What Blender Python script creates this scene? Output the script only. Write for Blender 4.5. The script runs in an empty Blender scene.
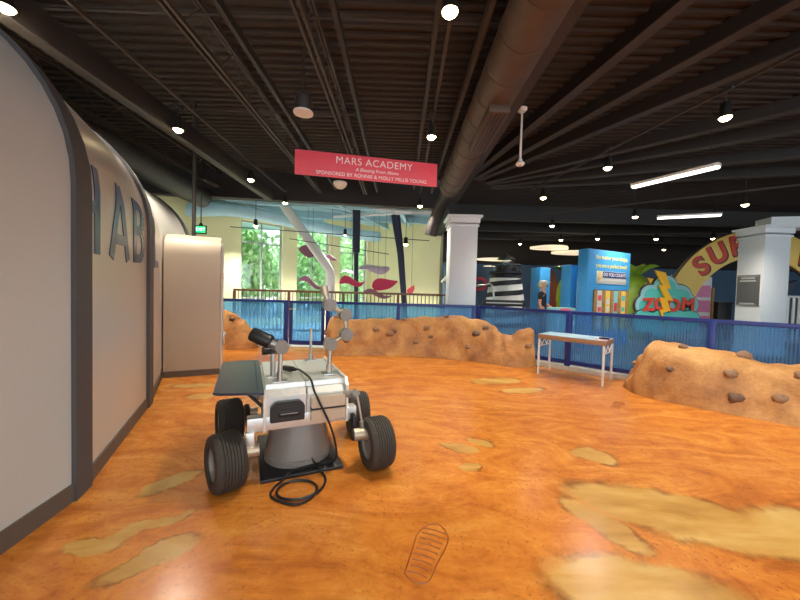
import bpy, bmesh, math, random
from mathutils import Vector, Matrix, Euler, noise
random.seed(7)
S = bpy.context.scene
COL = S.collection
PI = math.pi
R = math.radians

# ------------------------------------------------------------------ camera, sky, light, exposure
cam_d = bpy.data.cameras.new('camera')
cam = bpy.data.objects.new('camera', cam_d); COL.objects.link(cam); S.camera = cam
cam_d.sensor_fit = 'HORIZONTAL'; cam_d.sensor_width = 36.0; cam_d.lens = 36.0*335/800
cam_d.clip_start = 0.05; cam_d.clip_end = 200
cam.matrix_world = Matrix.Translation((0, 0, 1.4)) @ Matrix.Rotation(R(90-1.71), 4, 'X') @ Matrix.Rotation(R(1.5), 4, 'Z')

wd = bpy.data.worlds.new('daylight'); S.world = wd; wd.use_nodes = True
wn = wd.node_tree
bgn = wn.nodes['Background']
bgn.inputs['Color'].default_value = (0.80, 0.92, 1.0, 1)
bgn.inputs['Strength'].default_value = 1.6

S.view_settings.view_transform = 'Standard'; S.view_settings.look = 'None'
S.view_settings.gamma = 1; S.view_settings.use_curve_mapping = False
S.view_settings.exposure = 1.05
sun_d = bpy.data.lights.new('sun', 'SUN'); sun_d.energy = 5.0; sun_d.angle = R(1.5); sun_d.color = (1, .96, .9)
sun = bpy.data.objects.new('sun', sun_d); COL.objects.link(sun)
sun.rotation_euler = Vector((0, 0, -1)).rotation_difference(Vector((.80, -.20, -.62)).normalized()).to_euler()
SPOT_W = 200.0      # track spot heads
WARM = (1.0, 0.90, 0.76)

# ------------------------------------------------------------------ materials
def srgb(c):
    return tuple((x/255/12.92 if x/255 <= .04045 else ((x/255+.055)/1.055)**2.4) for x in c) + (1,)
def mat(name, c, rough=.5, metal=0, var=.08, scale=18, bump=0, emit=None, es=0, spec=.5, trans=0, alpha=1, stretch=None):
    m = bpy.data.materials.new(name); m.use_nodes = True
    nt = m.node_tree; b = nt.nodes['Principled BSDF']
    col = srgb(c)
    tc = nt.nodes.new('ShaderNodeTexCoord'); nz = nt.nodes.new('ShaderNodeTexNoise')
    nz.inputs['Scale'].default_value = scale; nz.inputs['Detail'].default_value = 4
    if stretch:
        mp = nt.nodes.new('ShaderNodeMapping'); mp.inputs['Scale'].default_value = stretch
        nt.links.new(tc.outputs['Object'], mp.inputs[0]); nt.links.new(mp.outputs[0], nz.inputs['Vector'])
    else:
        nt.links.new(tc.outputs['Object'], nz.inputs['Vector'])
    rp = nt.nodes.new('ShaderNodeValToRGB')
    rp.color_ramp.elements[0].position = .3; rp.color_ramp.elements[1].position = .7
    rp.color_ramp.elements[0].color = tuple(x*(1-var) for x in col[:3])+(1,)
    rp.color_ramp.elements[1].color = tuple(min(1, x*(1+var)) for x in col[:3])+(1,)
    nt.links.new(nz.outputs['Fac'], rp.inputs[0]); nt.links.new(rp.outputs[0], b.inputs['Base Color'])
    b.inputs['Roughness'].default_value = rough; b.inputs['Metallic'].default_value = metal
    b.inputs['Specular IOR Level'].default_value = spec
    b.inputs['Transmission Weight'].default_value = trans
    b.inputs['Alpha'].default_value = alpha
    if bump:
        bp = nt.nodes.new('ShaderNodeBump'); bp.inputs['Strength'].default_value = bump; bp.inputs['Distance'].default_value = .01
        nt.links.new(nz.outputs['Fac'], bp.inputs['Height']); nt.links.new(bp.outputs[0], b.inputs['Normal'])
    if emit:
        b.inputs['Emission Color'].default_value = srgb(emit); b.inputs['Emission Strength'].default_value = es
    return m

M = {}
M['deck'] = mat('brown_painted_deck', (44, 34, 28), .7, var=.12, scale=3)
M['steel_dark'] = mat('dark_painted_steel', (40, 34, 31), .6, var=.1)
M['steel_mid'] = mat('dusty_brown_steel', (58, 47, 40), .6, var=.1)
M['duct'] = mat('painted_duct', (80, 62, 50), .55, var=.12, scale=5)
M['duct_grey'] = mat('grey_painted_duct', (62, 62, 60), .6, var=.1)
M['black'] = mat('black_paint', (26, 24, 24), .5)
M['rubber'] = mat('tyre_rubber', (60, 53, 46), .75, var=.15, scale=40, bump=.2)
M['black_plastic'] = mat('black_plastic', (30, 29, 30), .4)
M['white'] = mat('white_paint', (226, 222, 216), .4, var=.03)
M['cream'] = mat('cream_woven_panel', (198, 197, 192), .75, var=.05, scale=220, bump=.12)
M['cream_gloss'] = mat('cream_satin_panel', (208, 203, 194), .32, var=.04, scale=120, bump=.04)
M['cream_warm'] = mat('warm_cream_panel', (190, 174, 152), .5, var=.04, scale=120, bump=.04)
M['rib'] = mat('dark_grey_rib', (84, 82, 84), .6, var=.1, scale=120, bump=.1)
M['base'] = mat('taupe_base_trim', (98, 88, 80), .55, var=.08)
M['letter'] = mat('slate_blue_lettering', (64, 78, 128), .3)
M['aluminium'] = mat('brushed_aluminium', (222, 220, 214), .35, metal=.55, var=.05, scale=30)
M['silver'] = mat('silver_tube', (190, 188, 182), .28, metal=.85, var=.05)
M['champagne'] = mat('champagne_metal', (196, 180, 158), .38, metal=.6, var=.05)
M['joint'] = mat('grey_joint', (140, 134, 126), .5, metal=.3)
M['solar'] = mat('dark_solar_panel', (44, 50, 70), .34, var=.1)
M['mat_black'] = mat('black_stand_plate', (34, 35, 38), .35, var=.3, scale=60, bump=.3)
M['pedestal'] = mat('grey_pedestal', (134, 126, 120), .3, var=.05)
M['navy'] = mat('navy_frame', (36, 52, 124), .35)
M['kerb'] = mat('pale_kerb', (206, 200, 190), .5)
M['stone'] = mat('brown_grey_stone', (150, 114, 84), .6, var=.2, scale=30, bump=.4)
M['stone_dark'] = mat('dark_stone', (112, 84, 66), .6, var=.2, scale=30, bump=.4)
M['yellow_wall'] = mat('pale_yellow_wall', (238, 230, 180), .7, var=.02, scale=2)
M['navy_wall'] = mat('slate_navy_wall', (84, 112, 138), .7, var=.05, scale=2)
M['blue_ceiling'] = mat('pale_blue_paint', (182, 218, 230), .6, var=.05, scale=4)
M['window_frame'] = mat('grey_window_frame', (176, 182, 176), .5)
M['leaf'] = mat('green_leaves', (172, 210, 146), .6, var=.35, scale=4)
M['bark'] = mat('bark', (96, 80, 64), .8, var=.2)
M['col_white'] = mat('white_column_paint', (224, 228, 230), .5, var=.02)
M['red_sign'] = mat('coral_red_sign', (240, 84, 98), .45, var=.03)
M['sign_text'] = mat('white_sign_lettering', (250, 240, 236), .5, var=0)
M['wood_rail'] = mat('brown_wood_rail', (116, 78, 54), .45, var=.15)
M['crimson'] = mat('crimson_leaf', (186, 40, 78), .45)
M['mauve'] = mat('mauve_leaf', (130, 80, 102), .45)
M['lilac'] = mat('pale_lilac_leaf', (196, 184, 196), .45)
M['navy_post'] = mat('dark_navy_post', (34, 42, 66), .5)
M['blue_kiosk'] = mat('sky_blue_board', (66, 156, 218), .45)
M['yellow'] = mat('pale_yellow_lettering', (250, 232, 130), .5, var=0)
M['arch_yellow'] = mat('warm_yellow_board', (248, 208, 104), .5, var=.03)
M['arch_red'] = mat('red_lettering', (216, 66, 44), .5, var=.05)
M['dark_line'] = mat('dark_outline', (58, 40, 40), .5)
M['teal'] = mat('teal_cloud', (86, 196, 186), .5, var=.03)
M['teal_pale'] = mat('pale_teal_cloud', (150, 204, 208), .5, var=.03)
M['bolt'] = mat('golden_bolt', (250, 190, 40), .45, var=.03)
M['pear'] = mat('leaf_green_body', (142, 176, 48), .5, var=.1, scale=6)
M['leaf_dark'] = mat('dark_green_leaf', (64, 122, 48), .5, var=.15)
M['wood'] = mat('wooden_slat', (168, 128, 66), .5, var=.2, scale=10)
M['pink'] = mat('pink_poster', (222, 128, 168), .5, var=.1)
M['barn'] = mat('barn_red', (130, 54, 42), .6)
M['skin'] = mat('skin', (206, 150, 120), .55)
M['shirt'] = mat('black_shirt', (36, 34, 40), .8)
M['trousers'] = mat('dark_trousers', (52, 54, 66), .8)
M['hair'] = mat('fair_hair', (206, 176, 128), .6)
M['table_top'] = mat('pale_blue_table_graphic', (176, 206, 222), .3, var=.05)
M['table_edge'] = mat('brown_table_edge', (156, 118, 84), .5, var=.06)
M['panel_grey'] = mat('charcoal_plaque', (92, 92, 92), .5)
M['panel_text'] = mat('pale_grey_marks', (176, 176, 172), .5, var=0)
M['lens'] = mat('lamp_lens', (255, 240, 210), .4, var=0, emit=(255, 226, 170), es=14)
M['tube'] = mat('fluorescent_diffuser', (255, 255, 255), .4, var=0, emit=(255, 242, 226), es=2.6)
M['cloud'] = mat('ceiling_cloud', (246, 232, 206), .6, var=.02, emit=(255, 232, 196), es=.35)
M['exit'] = mat('exit_sign_face', (30, 190, 110), .4, var=0, emit=(40, 210, 120), es=.9)
M['exit_text'] = mat('exit_letters', (235, 255, 240), .4, var=0, emit=(235, 255, 240), es=1.2)
M['footprint'] = mat('dark_orange_paint', (170, 94, 36), .3, var=.15)

def fence_panel_mat():
    m = bpy.data.materials.new('blue_polycarbonate'); m.use_nodes = True
    nt = m.node_tree; N = nt.nodes; Lk = nt.links
    b = N['Principled BSDF']; out = N['Material Output']
    tc = N.new('ShaderNodeTexCoord'); wv = N.new('ShaderNodeTexWave'); wv.inputs['Scale'].default_value = 9
    wv.inputs['Distortion'].default_value = .4; wv.bands_direction = 'X'
    Lk.new(tc.outputs['Object'], wv.inputs['Vector'])
    rp = N.new('ShaderNodeValToRGB'); rp.color_ramp.elements[0].color = srgb((112, 138, 180)); rp.color_ramp.elements[1].color = srgb((150, 172, 206))
    Lk.new(wv.outputs['Fac'], rp.inputs[0]); Lk.new(rp.outputs[0], b.inputs['Base Color'])
    b.inputs['Roughness'].default_value = .18
    bp = N.new('ShaderNodeBump'); bp.inputs['Strength'].default_value = .25; bp.inputs['Distance'].default_value = .01
    Lk.new(wv.outputs['Fac'], bp.inputs['Height']); Lk.new(bp.outputs[0], b.inputs['Normal'])
    tr = N.new('ShaderNodeBsdfTransparent'); tr.inputs[0].default_value = (.46, .74, .97, 1)
    tl = N.new('ShaderNodeBsdfTranslucent'); tl.inputs[0].default_value = (.30, .62, .95, 1)
    mx = N.new('ShaderNodeMixShader'); mx.inputs[0].default_value = .5
    Lk.new(b.outputs[0], mx.inputs[1]); Lk.new(tl.outputs[0], mx.inputs[2])
    mx2 = N.new('ShaderNodeMixShader'); mx2.inputs[0].default_value = .66
    Lk.new(mx.outputs[0], mx2.inputs[1]); Lk.new(tr.outputs[0], mx2.inputs[2])
    Lk.new(mx2.outputs[0], out.inputs['Surface'])
    return m
M['poly'] = fence_panel_mat()

def glass_mat():
    m = bpy.data.materials.new('window_glass'); m.use_nodes = True
    nt = m.node_tree; N = nt.nodes; Lk = nt.links; out = N['Material Output']
    tr = N.new('ShaderNodeBsdfTransparent'); tr.inputs[0].default_value = (.94, 1, .97, 1)
    gl = N.new('ShaderNodeBsdfGlossy'); gl.inputs['Roughness'].default_value = .03
    mx = N.new('ShaderNodeMixShader'); mx.inputs[0].default_value = .06
    Lk.new(tr.outputs[0], mx.inputs[1]); Lk.new(gl.outputs[0], mx.inputs[2]); Lk.new(mx.outputs[0], out.inputs['Surface'])
    return m
M['glass'] = glass_mat()

def rock_mat():
    m = bpy.data.materials.new('tan_rockwork'); m.use_nodes = True
    nt = m.node_tree; N = nt.nodes; Lk = nt.links; b = N['Principled BSDF']
    tc = N.new('ShaderNodeTexCoord')
    n1 = N.new('ShaderNodeTexNoise'); n1.inputs['Scale'].default_value = 2.2; n1.inputs['Detail'].default_value = 6; n1.inputs['Distortion'].default_value = .6
    n2 = N.new('ShaderNodeTexNoise'); n2.inputs['Scale'].default_value = 26; n2.inputs['Detail'].default_value = 5
    Lk.new(tc.outputs['Object'], n1.inputs['Vector']); Lk.new(tc.outputs['Object'], n2.inputs['Vector'])
    r1 = N.new('ShaderNodeValToRGB'); e = r1.color_ramp.elements
    e[0].position = .28; e[0].color = srgb((146, 94, 56)); e[1].position = .75; e[1].color = srgb((216, 164, 96))
    x = e.new(.5); x.color = srgb((190, 134, 76))
    Lk.new(n1.outputs['Fac'], r1.inputs[0])
    mixn = N.new('ShaderNodeMix'); mixn.data_type = 'RGBA'; mixn.blend_type = 'OVERLAY'; mixn.inputs['Factor'].default_value = .3
    Lk.new(r1.outputs[0], mixn.inputs[6]); Lk.new(n2.outputs['Fac'], mixn.inputs[7]); Lk.new(mixn.outputs[2], b.inputs['Base Color'])
    b.inputs['Roughness'].default_value = .6
    bp = N.new('ShaderNodeBump'); bp.inputs['Strength'].default_value = .3; bp.inputs['Distance'].default_value = .03
    Lk.new(n2.outputs['Fac'], bp.inputs['Height']); Lk.new(bp.outputs[0], b.inputs['Normal'])
    return m
M['rock'] = rock_mat()

PATCHES = [(1.86, 2.10, .68, .27, 158), (2.75, 1.78, .70, .36, 156), (1.27, 2.02, .27, .11, 122), (1.22, 1.53, .48, .24, 168), (1.73, 2.87, .19, .15, 120),
    (0.55, 2.97, .17, .08, 156), (0.78, 3.09, .15, .08, 144), (0.59, 2.64, .09, .06, 27), (1.55, 5.28, .45, .2, 15), (1.81, 4.80, .35, .13, 17),
    (-1.58, 2.34, .22, .09, 50), (-1.24, 1.66, .22, .07, 42), (-1.40, 1.90, .20, .06, 35), (-1.60, 1.74, .14, .06, 8), (-2.45, 4.17, .19, .12, 20), (-2.78, 4.62, .33, .12, 7)]
def floor_mat():
    m = bpy.data.materials.new('painted_orange_epoxy'); m.use_nodes = True
    nt = m.node_tree; N = nt.nodes; Lk = nt.links; b = N['Principled BSDF']
    tc = N.new('ShaderNodeTexCoord')
    def nse(scale, detail=5, dist=0, vec=None, rough=.55):
        n = N.new('ShaderNodeTexNoise'); n.inputs['Scale'].default_value = scale; n.inputs['Detail'].default_value = detail
        n.inputs['Distortion'].default_value = dist; n.inputs['Roughness'].default_value = rough
        Lk.new(vec if vec else tc.outputs['Object'], n.inputs['Vector']); return n
    def math_(op, a, bb=None, clamp=False):
        n = N.new('ShaderNodeMath'); n.operation = op; n.use_clamp = clamp
        for i, v in enumerate((a, bb)):
            if v is None: continue
            if isinstance(v, (int, float)): n.inputs[i].default_value = v
            else: Lk.new(v, n.inputs[i])
        return n.outputs[0]
    def ramp(fac, stops):
        n = N.new('ShaderNodeValToRGB'); e = n.color_ramp.elements
        e[0].position, e[0].color = stops[0][0], stops[0][1]; e[1].position, e[1].color = stops[-1][0], stops[-1][1]
        for p, c in stops[1:-1]: x = e.new(p); x.color = c
        Lk.new(fac, n.inputs[0]); return n.outputs[0]
    def mix(f, a, bb, mode='MIX'):
        n = N.new('ShaderNodeMix'); n.data_type = 'RGBA'; n.blend_type = mode
        for i, v in ((0, f), (6, a), (7, bb)):
            if isinstance(v, (int, float)): n.inputs[i].default_value = v
            elif isinstance(v, tuple): n.inputs[i].default_value = v
            else: Lk.new(v, n.inputs[i])
        return n.outputs[2]
    # swirling streaks
    mp = N.new('ShaderNodeMapping'); mp.inputs['Rotation'].default_value = (0, 0, R(24)); mp.inputs['Scale'].default_value = (.62, 1.55, 1)
    Lk.new(tc.outputs['Object'], mp.inputs[0])
    st = nse(1.5, 10, 2.6, mp.outputs[0], .66)
    bigv = nse(.55, 3, .5)
    base = ramp(st.outputs['Fac'], [(.30, srgb((166, 92, 38))), (.44, srgb((202, 120, 46))), (.55, srgb((218, 140, 56))), (.66, srgb((230, 160, 74))), (.80, srgb((244, 198, 126)))])
    base = mix(math_('MULTIPLY', bigv.outputs['Fac'], .55), base, srgb((204, 120, 46)))
    sp = nse(38, 3, .2); spm = ramp(sp.outputs['Fac'], [(.58, (0, 0, 0, 1)), (.66, (1, 1, 1, 1))])
    sp2 = nse(3, 3); spm = math_('MULTIPLY', spm, ramp(sp2.outputs['Fac'], [(.36, (0, 0, 0, 1)), (.6, (1, 1, 1, 1))]))
    fg = nse(9, 8, 1.0, None, .7); fgm = ramp(fg.outputs['Fac'], [(.3, (.36, .36, .36, 1)), (.7, (.62, .62, .62, 1))])
    base = mix(.7, base, fgm, 'OVERLAY')
    base = mix(math_('MULTIPLY', spm, .42), base, srgb((110, 56, 28)))
    # painted pale rock slabs
    w1 = nse(2.6, 8, .5, None, .62); wv = N.new('ShaderNodeVectorMath'); wv.operation = 'SUBTRACT'; wv.inputs[1].default_value = (.5, .5, .5)
    Lk.new(w1.outputs['Color'], wv.inputs[0])
    ws = N.new('ShaderNodeVectorMath'); ws.operation = 'SCALE'; ws.inputs['Scale'].default_value = .26; Lk.new(wv.outputs[0], ws.inputs[0])
    wa = N.new('ShaderNodeVectorMath'); wa.operation = 'ADD'; Lk.new(tc.outputs['Object'], wa.inputs[0]); Lk.new(ws.outputs[0], wa.inputs[1])
    d = None
    for (x, y, a, c, ang) in PATCHES:
        q = N.new('ShaderNodeMapping'); q.vector_type = 'TEXTURE'
        q.inputs['Location'].default_value = (x, y, 0); q.inputs['Rotation'].default_value = (0, 0, R(ang)); q.inputs['Scale'].default_value = (a, c, 1)
        Lk.new(wa.outputs[0], q.inputs[0])
        l = N.new('ShaderNodeVectorMath'); l.operation = 'LENGTH'; Lk.new(q.outputs[0], l.inputs[0])
        d = l.outputs['Value'] if d is None else math_('MINIMUM', d, l.outputs['Value'])
    inside = ramp(math_('MULTIPLY', d, .5), [(.44, (1, 1, 1, 1)), (.54, (0, 0, 0, 1))])
    edge = ramp(math_('MULTIPLY', d, .5), [(.42, (0, 0, 0, 1)), (.50, (1, 1, 1, 1)), (.60, (0, 0, 0, 1))])
    en = nse(5, 4); edge = math_('MULTIPLY', edge, ramp(en.outputs['Fac'], [(.42, (0, 0, 0, 1)), (.62, (1, 1, 1, 1))]))
    pn = nse(2.2, 7, .8, mp.outputs[0])
    pc = ramp(pn.outputs['Fac'], [(.3, srgb((168, 124, 56))), (.5, srgb((204, 160, 84))), (.7, srgb((222, 188, 116)))])
    col = mix(math_('MULTIPLY', inside, .85), base, pc)
    col = mix(math_('MULTIPLY', edge, .75), col, srgb((104, 62, 28)))
    Lk.new(col, b.inputs['Base Color'])
    rn = nse(6, 3); rr = N.new('ShaderNodeMapRange'); rr.inputs[3].default_value = .16; rr.inputs[4].default_value = .3
    Lk.new(rn.outputs['Fac'], rr.inputs[0]); Lk.new(rr.outputs[0], b.inputs['Roughness'])
    b.inputs['Specular IOR Level'].default_value = .5
    bp = N.new('ShaderNodeBump'); bp.inputs['Strength'].default_value = .08; bp.inputs['Distance'].default_value = .01
    Lk.new(sp.outputs['Fac'], bp.inputs['Height']); Lk.new(bp.outputs[0], b.inputs['Normal'])
    return m
M['floor'] = floor_mat()
M['carpet'] = mat('grey_hall_floor', (112, 108, 112), .4, var=.06, scale=3)
M['tile'] = mat('pale_atrium_floor', (196, 200, 200), .4, var=.05, scale=3)

# ------------------------------------------------------------------ mesh helpers
def frame_from(d):
    d = Vector(d).normalized(); a = Vector((0, 0, 1)) if abs(d.z) < .95 else Vector((1, 0, 0))
    x = d.cross(a).normalized(); return x, d.cross(x).normalized(), d
def smooth_path(pts, n=6):
    p = [Vector(q) for q in pts]; out = []
    for i in range(len(p)-1):
        a = p[max(i-1, 0)]; b = p[i]; c = p[i+1]; d = p[min(i+2, len(p)-1)]
        for k in range(n):
            t = k/n
            out.append(.5*((2*b)+(c-a)*t+(2*a-5*b+4*c-d)*t*t+(3*b-a-3*c+d)*t**3))
    out.append(p[-1]); return out
class MB:
    def __init__(s): s.bm = bmesh.new()
    def box(s, c, d, rz=0, bev=0, seg=2, rot=None):
        t = bmesh.new()
        bmesh.ops.create_cube(t, size=1, matrix=Matrix.Diagonal((d[0], d[1], d[2], 1)))
        if bev: bmesh.ops.bevel(t, geom=t.edges[:], offset=bev, segments=seg, affect='EDGES', profile=.5)
        m = Matrix.Translation(c) @ (rot.to_matrix().to_4x4() if rot else Matrix.Rotation(rz, 4, 'Z'))
        bmesh.ops.transform(t, matrix=m, verts=t.verts[:]); s.merge(t); return s
    def merge(s, t):
        me = bpy.data.meshes.new('tmp'); t.to_mesh(me); t.free(); s.bm.from_mesh(me); bpy.data.meshes.remove(me)
    def cyl(s, a, b, r1, r2=None, seg=24, cap=True):
        r2 = r1 if r2 is None else r2
        a = Vector(a); b = Vector(b); x, y, d = frame_from(b-a)
        A = [s.bm.verts.new(a+r1*(x*math.cos(2*PI*i/seg)+y*math.sin(2*PI*i/seg))) for i in range(seg)]
        B = [s.bm.verts.new(b+r2*(x*math.cos(2*PI*i/seg)+y*math.sin(2*PI*i/seg))) for i in range(seg)]
        for i in range(seg): s.bm.faces.new((A[i], A[(i+1) % seg], B[(i+1) % seg], B[i]))
        if cap: s.bm.faces.new(A[::-1]); s.bm.faces.new(B)
        return s
    def tube(s, pts, r, seg=8, cap=True):
        pts = [Vector(p) for p in pts]; rings = []
        x, y, d = frame_from(pts[1]-pts[0])
        for i, p in enumerate(pts):
            dd = (pts[min(i+1, len(pts)-1)]-pts[max(i-1, 0)]).normalized()
            x = (x-dd*x.dot(dd)).normalized(); y = dd.cross(x)
            rr = r[i] if isinstance(r, (list, tuple)) else r
            rings.append([s.bm.verts.new(p+rr*(x*math.cos(2*PI*k/seg)+y*math.sin(2*PI*k/seg))) for k in range(seg)])
        for A, B in zip(rings, rings[1:]):
            for k in range(seg): s.bm.faces.new((A[k], A[(k+1) % seg], B[(k+1) % seg], B[k]))
        if cap: s.bm.faces.new(rings[0][::-1]); s.bm.faces.new(rings[-1])
        return s
    def lathe(s, prof, m=Matrix.Identity(4), seg=32):
        rings = []
        for r, z in prof:
            if r < 1e-6: rings.append([s.bm.verts.new(m @ Vector((0, 0, z)))])
            else: rings.append([s.bm.verts.new(m @ Vector((r*math.cos(2*PI*i/seg), r*math.sin(2*PI*i/seg), z))) for i in range(seg)])
        for A, B in zip(rings, rings[1:]):
            for i in range(seg):
                j = (i+1) % seg
                if len(A) == 1 and len(B) == 1: continue
                if len(A) == 1: s.bm.faces.new((A[0], B[j], B[i]))
                elif len(B) == 1: s.bm.faces.new((A[i], A[j], B[0]))
                else: s.bm.faces.new((A[i], A[j], B[j], B[i]))
        return s
    def prism(s, poly, t, m=Matrix.Identity(4)):   # polygon in XY extruded 0..t along Z, then m
        A = [s.bm.verts.new(m @ Vector((p[0], p[1], 0))) for p in poly]; B = [s.bm.verts.new(m @ Vector((p[0], p[1], t))) for p in poly]
        n = len(poly)
        s.bm.faces.new(A[::-1]); s.bm.faces.new(B)
        for i in range(n): s.bm.faces.new((A[i], A[(i+1) % n], B[(i+1) % n], B[i]))
        return s
    def ball(s, c, d, sub=3, jit=0, seed=0):
        t = bmesh.new(); bmesh.ops.create_icosphere(t, subdivisions=sub, radius=1)
        for v in t.verts:
            k = 1+jit*noise.noise(v.co*1.6+Vector((seed, seed*1.7, 3)))
            v.co = Vector((v.co.x*d[0]*k, v.co.y*d[1]*k, v.co.z*d[2]*k))+Vector(c)
        s.merge(t); return s
def obj(name, mb, m, parent=None, world=False, loc=None, rotz=0, flat=False, angle=35):
    bmesh.ops.remove_doubles(mb.bm, verts=mb.bm.verts[:], dist=1e-6)
    bmesh.ops.recalc_face_normals(mb.bm, faces=mb.bm.faces[:])
    me = bpy.data.meshes.new(name); mb.bm.to_mesh(me); mb.bm.free()
    me.materials.append(M[m])
    if not flat:
        for p in me.polygons: p.use_smooth = True
        me.set_sharp_from_angle(angle=R(angle))
    o = bpy.data.objects.new(name, me); COL.objects.link(o)
    if loc: o.location = loc; o.rotation_euler.z = rotz
    if parent:
        o.parent = parent
        if world: o.location = -parent.location
    return o
def tag(o, label, cat, group=None):
    o['label'] = label; o['category'] = cat
    if group: o['group'] = group
    return o
def thing(name, label, cat, loc=(0, 0, 0), rotz=0, group=None):
    o = bpy.data.objects.new(name, None); COL.objects.link(o); o.empty_display_size = .1
    o.location = loc; o.rotation_euler.z = rotz
    return tag(o, label, cat, group)
def struct(o): o['kind'] = 'structure'; return o
def dup(root, loc, rotz, label, group=None):
    r = root.copy(); COL.objects.link(r); r.location = loc; r.rotation_euler = (0, 0, rotz); r['label'] = label
    if group: r['group'] = group
    for ch in list(root.children):
        c = ch.copy(); COL.objects.link(c); c.parent = r
        for g in list(ch.children):
            d = g.copy(); COL.objects.link(d); d.parent = c
    return r
def text(name, body, size, m, parent, mtx, extrude=.002, offset=0, align='CENTER', shear=0, xscale=1, space=1):
    cu = bpy.data.curves.new(name, 'FONT'); cu.body = body; cu.size = size; cu.extrude = extrude; cu.offset = offset
    cu.align_x = align; cu.align_y = 'CENTER'; cu.shear = shear; cu.space_character = space
    cu.materials.append(M[m]); o = bpy.data.objects.new(name, cu); COL.objects.link(o)
    me = bpy.data.meshes.new_from_object(o); bpy.data.objects.remove(o); me.name = name
    o = bpy.data.objects.new(name, me); COL.objects.link(o)
    o.parent = parent; o.matrix_local = mtx @ Matrix.Diagonal((xscale, 1, 1, 1)); return o
# basis matrix: local X along horizontal direction ang, local Y up, local Z the outward normal (to the right-hand side of X x Y)
def upright(x, y, z, ang):
    c, s_ = math.cos(ang), math.sin(ang)
    return Matrix(((c, 0, s_, x), (s_, 0, -c, y), (0, 1, 0, z), (0, 0, 0, 1)))

# ------------------------------------------------------------------ setting: floor, ceiling, walls
mb = MB(); mb.box((10, 8, -.06), (44, 32, .12)); struct(obj('floor', mb, 'floor', flat=True))
mb = MB(); mb.prism([(1.95, 7.70), (8.0, 1.62), (30, 1.62), (30, 20), (1.95, 20)], .006); struct(obj('floor_hall', mb, 'carpet', flat=True))
mb = MB(); mb.prism([(-9, 7.95), (1.94, 7.70), (1.94, 20), (-9, 20)], .006); struct(obj('floor_atrium', mb, 'tile', flat=True))  # pale slab added above the floor to cut its orange bounce
# footprints painted on the floor
fl = bpy.data.objects['floor']
def footprint(cx, cy, ang, sc):
    m = MB()
    out = [(-.055, -.16), (0, -.185), (.055, -.16), (.062, -.08), (.07, 0), (.078, .09), (.055, .16), (.0, .2), (-.05, .17), (-.08, .09), (-.07, 0), (-.062, -.08), (-.055, -.16)]
    T = Matrix.Translation((cx, cy, .001)) @ Matrix.Rotation(ang, 4, 'Z') @ Matrix.Scale(sc, 4)
    pts = smooth_path([(x, y, 0) for x, y in out], 4)
    m.tube([T @ p for p in pts], .0035*sc, 6)
    for k in range(9):
        yy = -.14+k*.036; w = .045+.018*max(0, math.sin((yy+.1)*5))
        m.tube([T @ Vector((-w, yy-.004, 0)), T @ Vector((0, yy+.003, 0)), T @ Vector((w, yy-.002, 0))], .0045*sc, 6)
    return obj('boot_print', m, 'footprint', fl)
footprint(.18, 1.76, R(-22), 1.12)
footprint(2.83, 4.26, R(-45), .9)

def ribbed(mb, x0, x1, y0, y1, z):
    y = y0; prev = None; prof = []
    while y < y1:
        prof += [(y, z+.034), (y+.06, z+.034), (y+.08, z), (y+.13, z)]; y += .15
    vs = [(mb.bm.verts.new((x0, a, b)), mb.bm.verts.new((x1, a, b))) for a, b in prof]
    for p, q in zip(vs, vs[1:]): mb.bm.faces.new((p[0], p[1], q[1], q[0]))
    mb.box(((x0+x1)/2, (y0+y1)/2, z+.2), (x1-x0, y1-y0, .1))
mb = MB(); ribbed(mb, -9, 30, -7, 9.5, 4.5); ribbed(mb, 1.45, 30, 9.5, 21, 4.5)
struct(obj('ceiling', mb, 'deck', flat=True))
# beam along the edge of the low ceiling where the atrium begins
def plank(mb, a, b, z0, z1, w):
    a = Vector((a[0], a[1], 0)); b = Vector((b[0], b[1], 0)); d = b-a
    mb.box(((a.x+b.x)/2, (a.y+b.y)/2, (z0+z1)/2), (d.length, w, z1-z0), math.atan2(d.y, d.x))
mb = MB(); plank(mb, (-9, 8.75), (1.5, 9.95), 3.78, 4.75, .25); struct(obj('trim_1', mb, 'steel_dark'))
mb = MB(); plank(mb, (1.5, 9.95), (1.5, 17), 3.6, 4.75, .2); struct(obj('trim_2', mb, 'steel_dark'))
# atrium
mb = MB(); mb.prism([(-10.2, 8.85), (1.4, 10.0), (1.4, 17), (-10.2, 17)], .12, Matrix.Translation((0, 0, 4.25))); struct(obj('ceiling_atrium', mb, 'blue_ceiling'))
WD = Vector((1, .93, 0)).normalized(); WN = Vector((WD.y, -WD.x, 0)); WA = math.atan2(.93, 1)
def wpt(x): return Vector((x, 12+.93*(x+5), 0))
wins = [(-5.53, -4.47), (-4.05, -3.03), (-2.65, -1.61)]
mb = MB(); edges = [-9.5]+[e for w in wins for e in w]+[-1.39]
for i in range(0, len(edges), 2): plank(mb, wpt(edges[i]), wpt(edges[i+1]), 0, 4.3, .3)
for a, b in wins: plank(mb, wpt(a), wpt(b), 3.66, 4.3, .3); plank(mb, wpt(a), wpt(b), 0, .25, .3)
struct(obj('wall_windows', mb, 'yellow_wall'))
mb = MB(); plank(mb, wpt(-1.39), (1.62, 13.5), 0, 4.3, .25); struct(obj('wall_atrium', mb, 'yellow_wall'))
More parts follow.
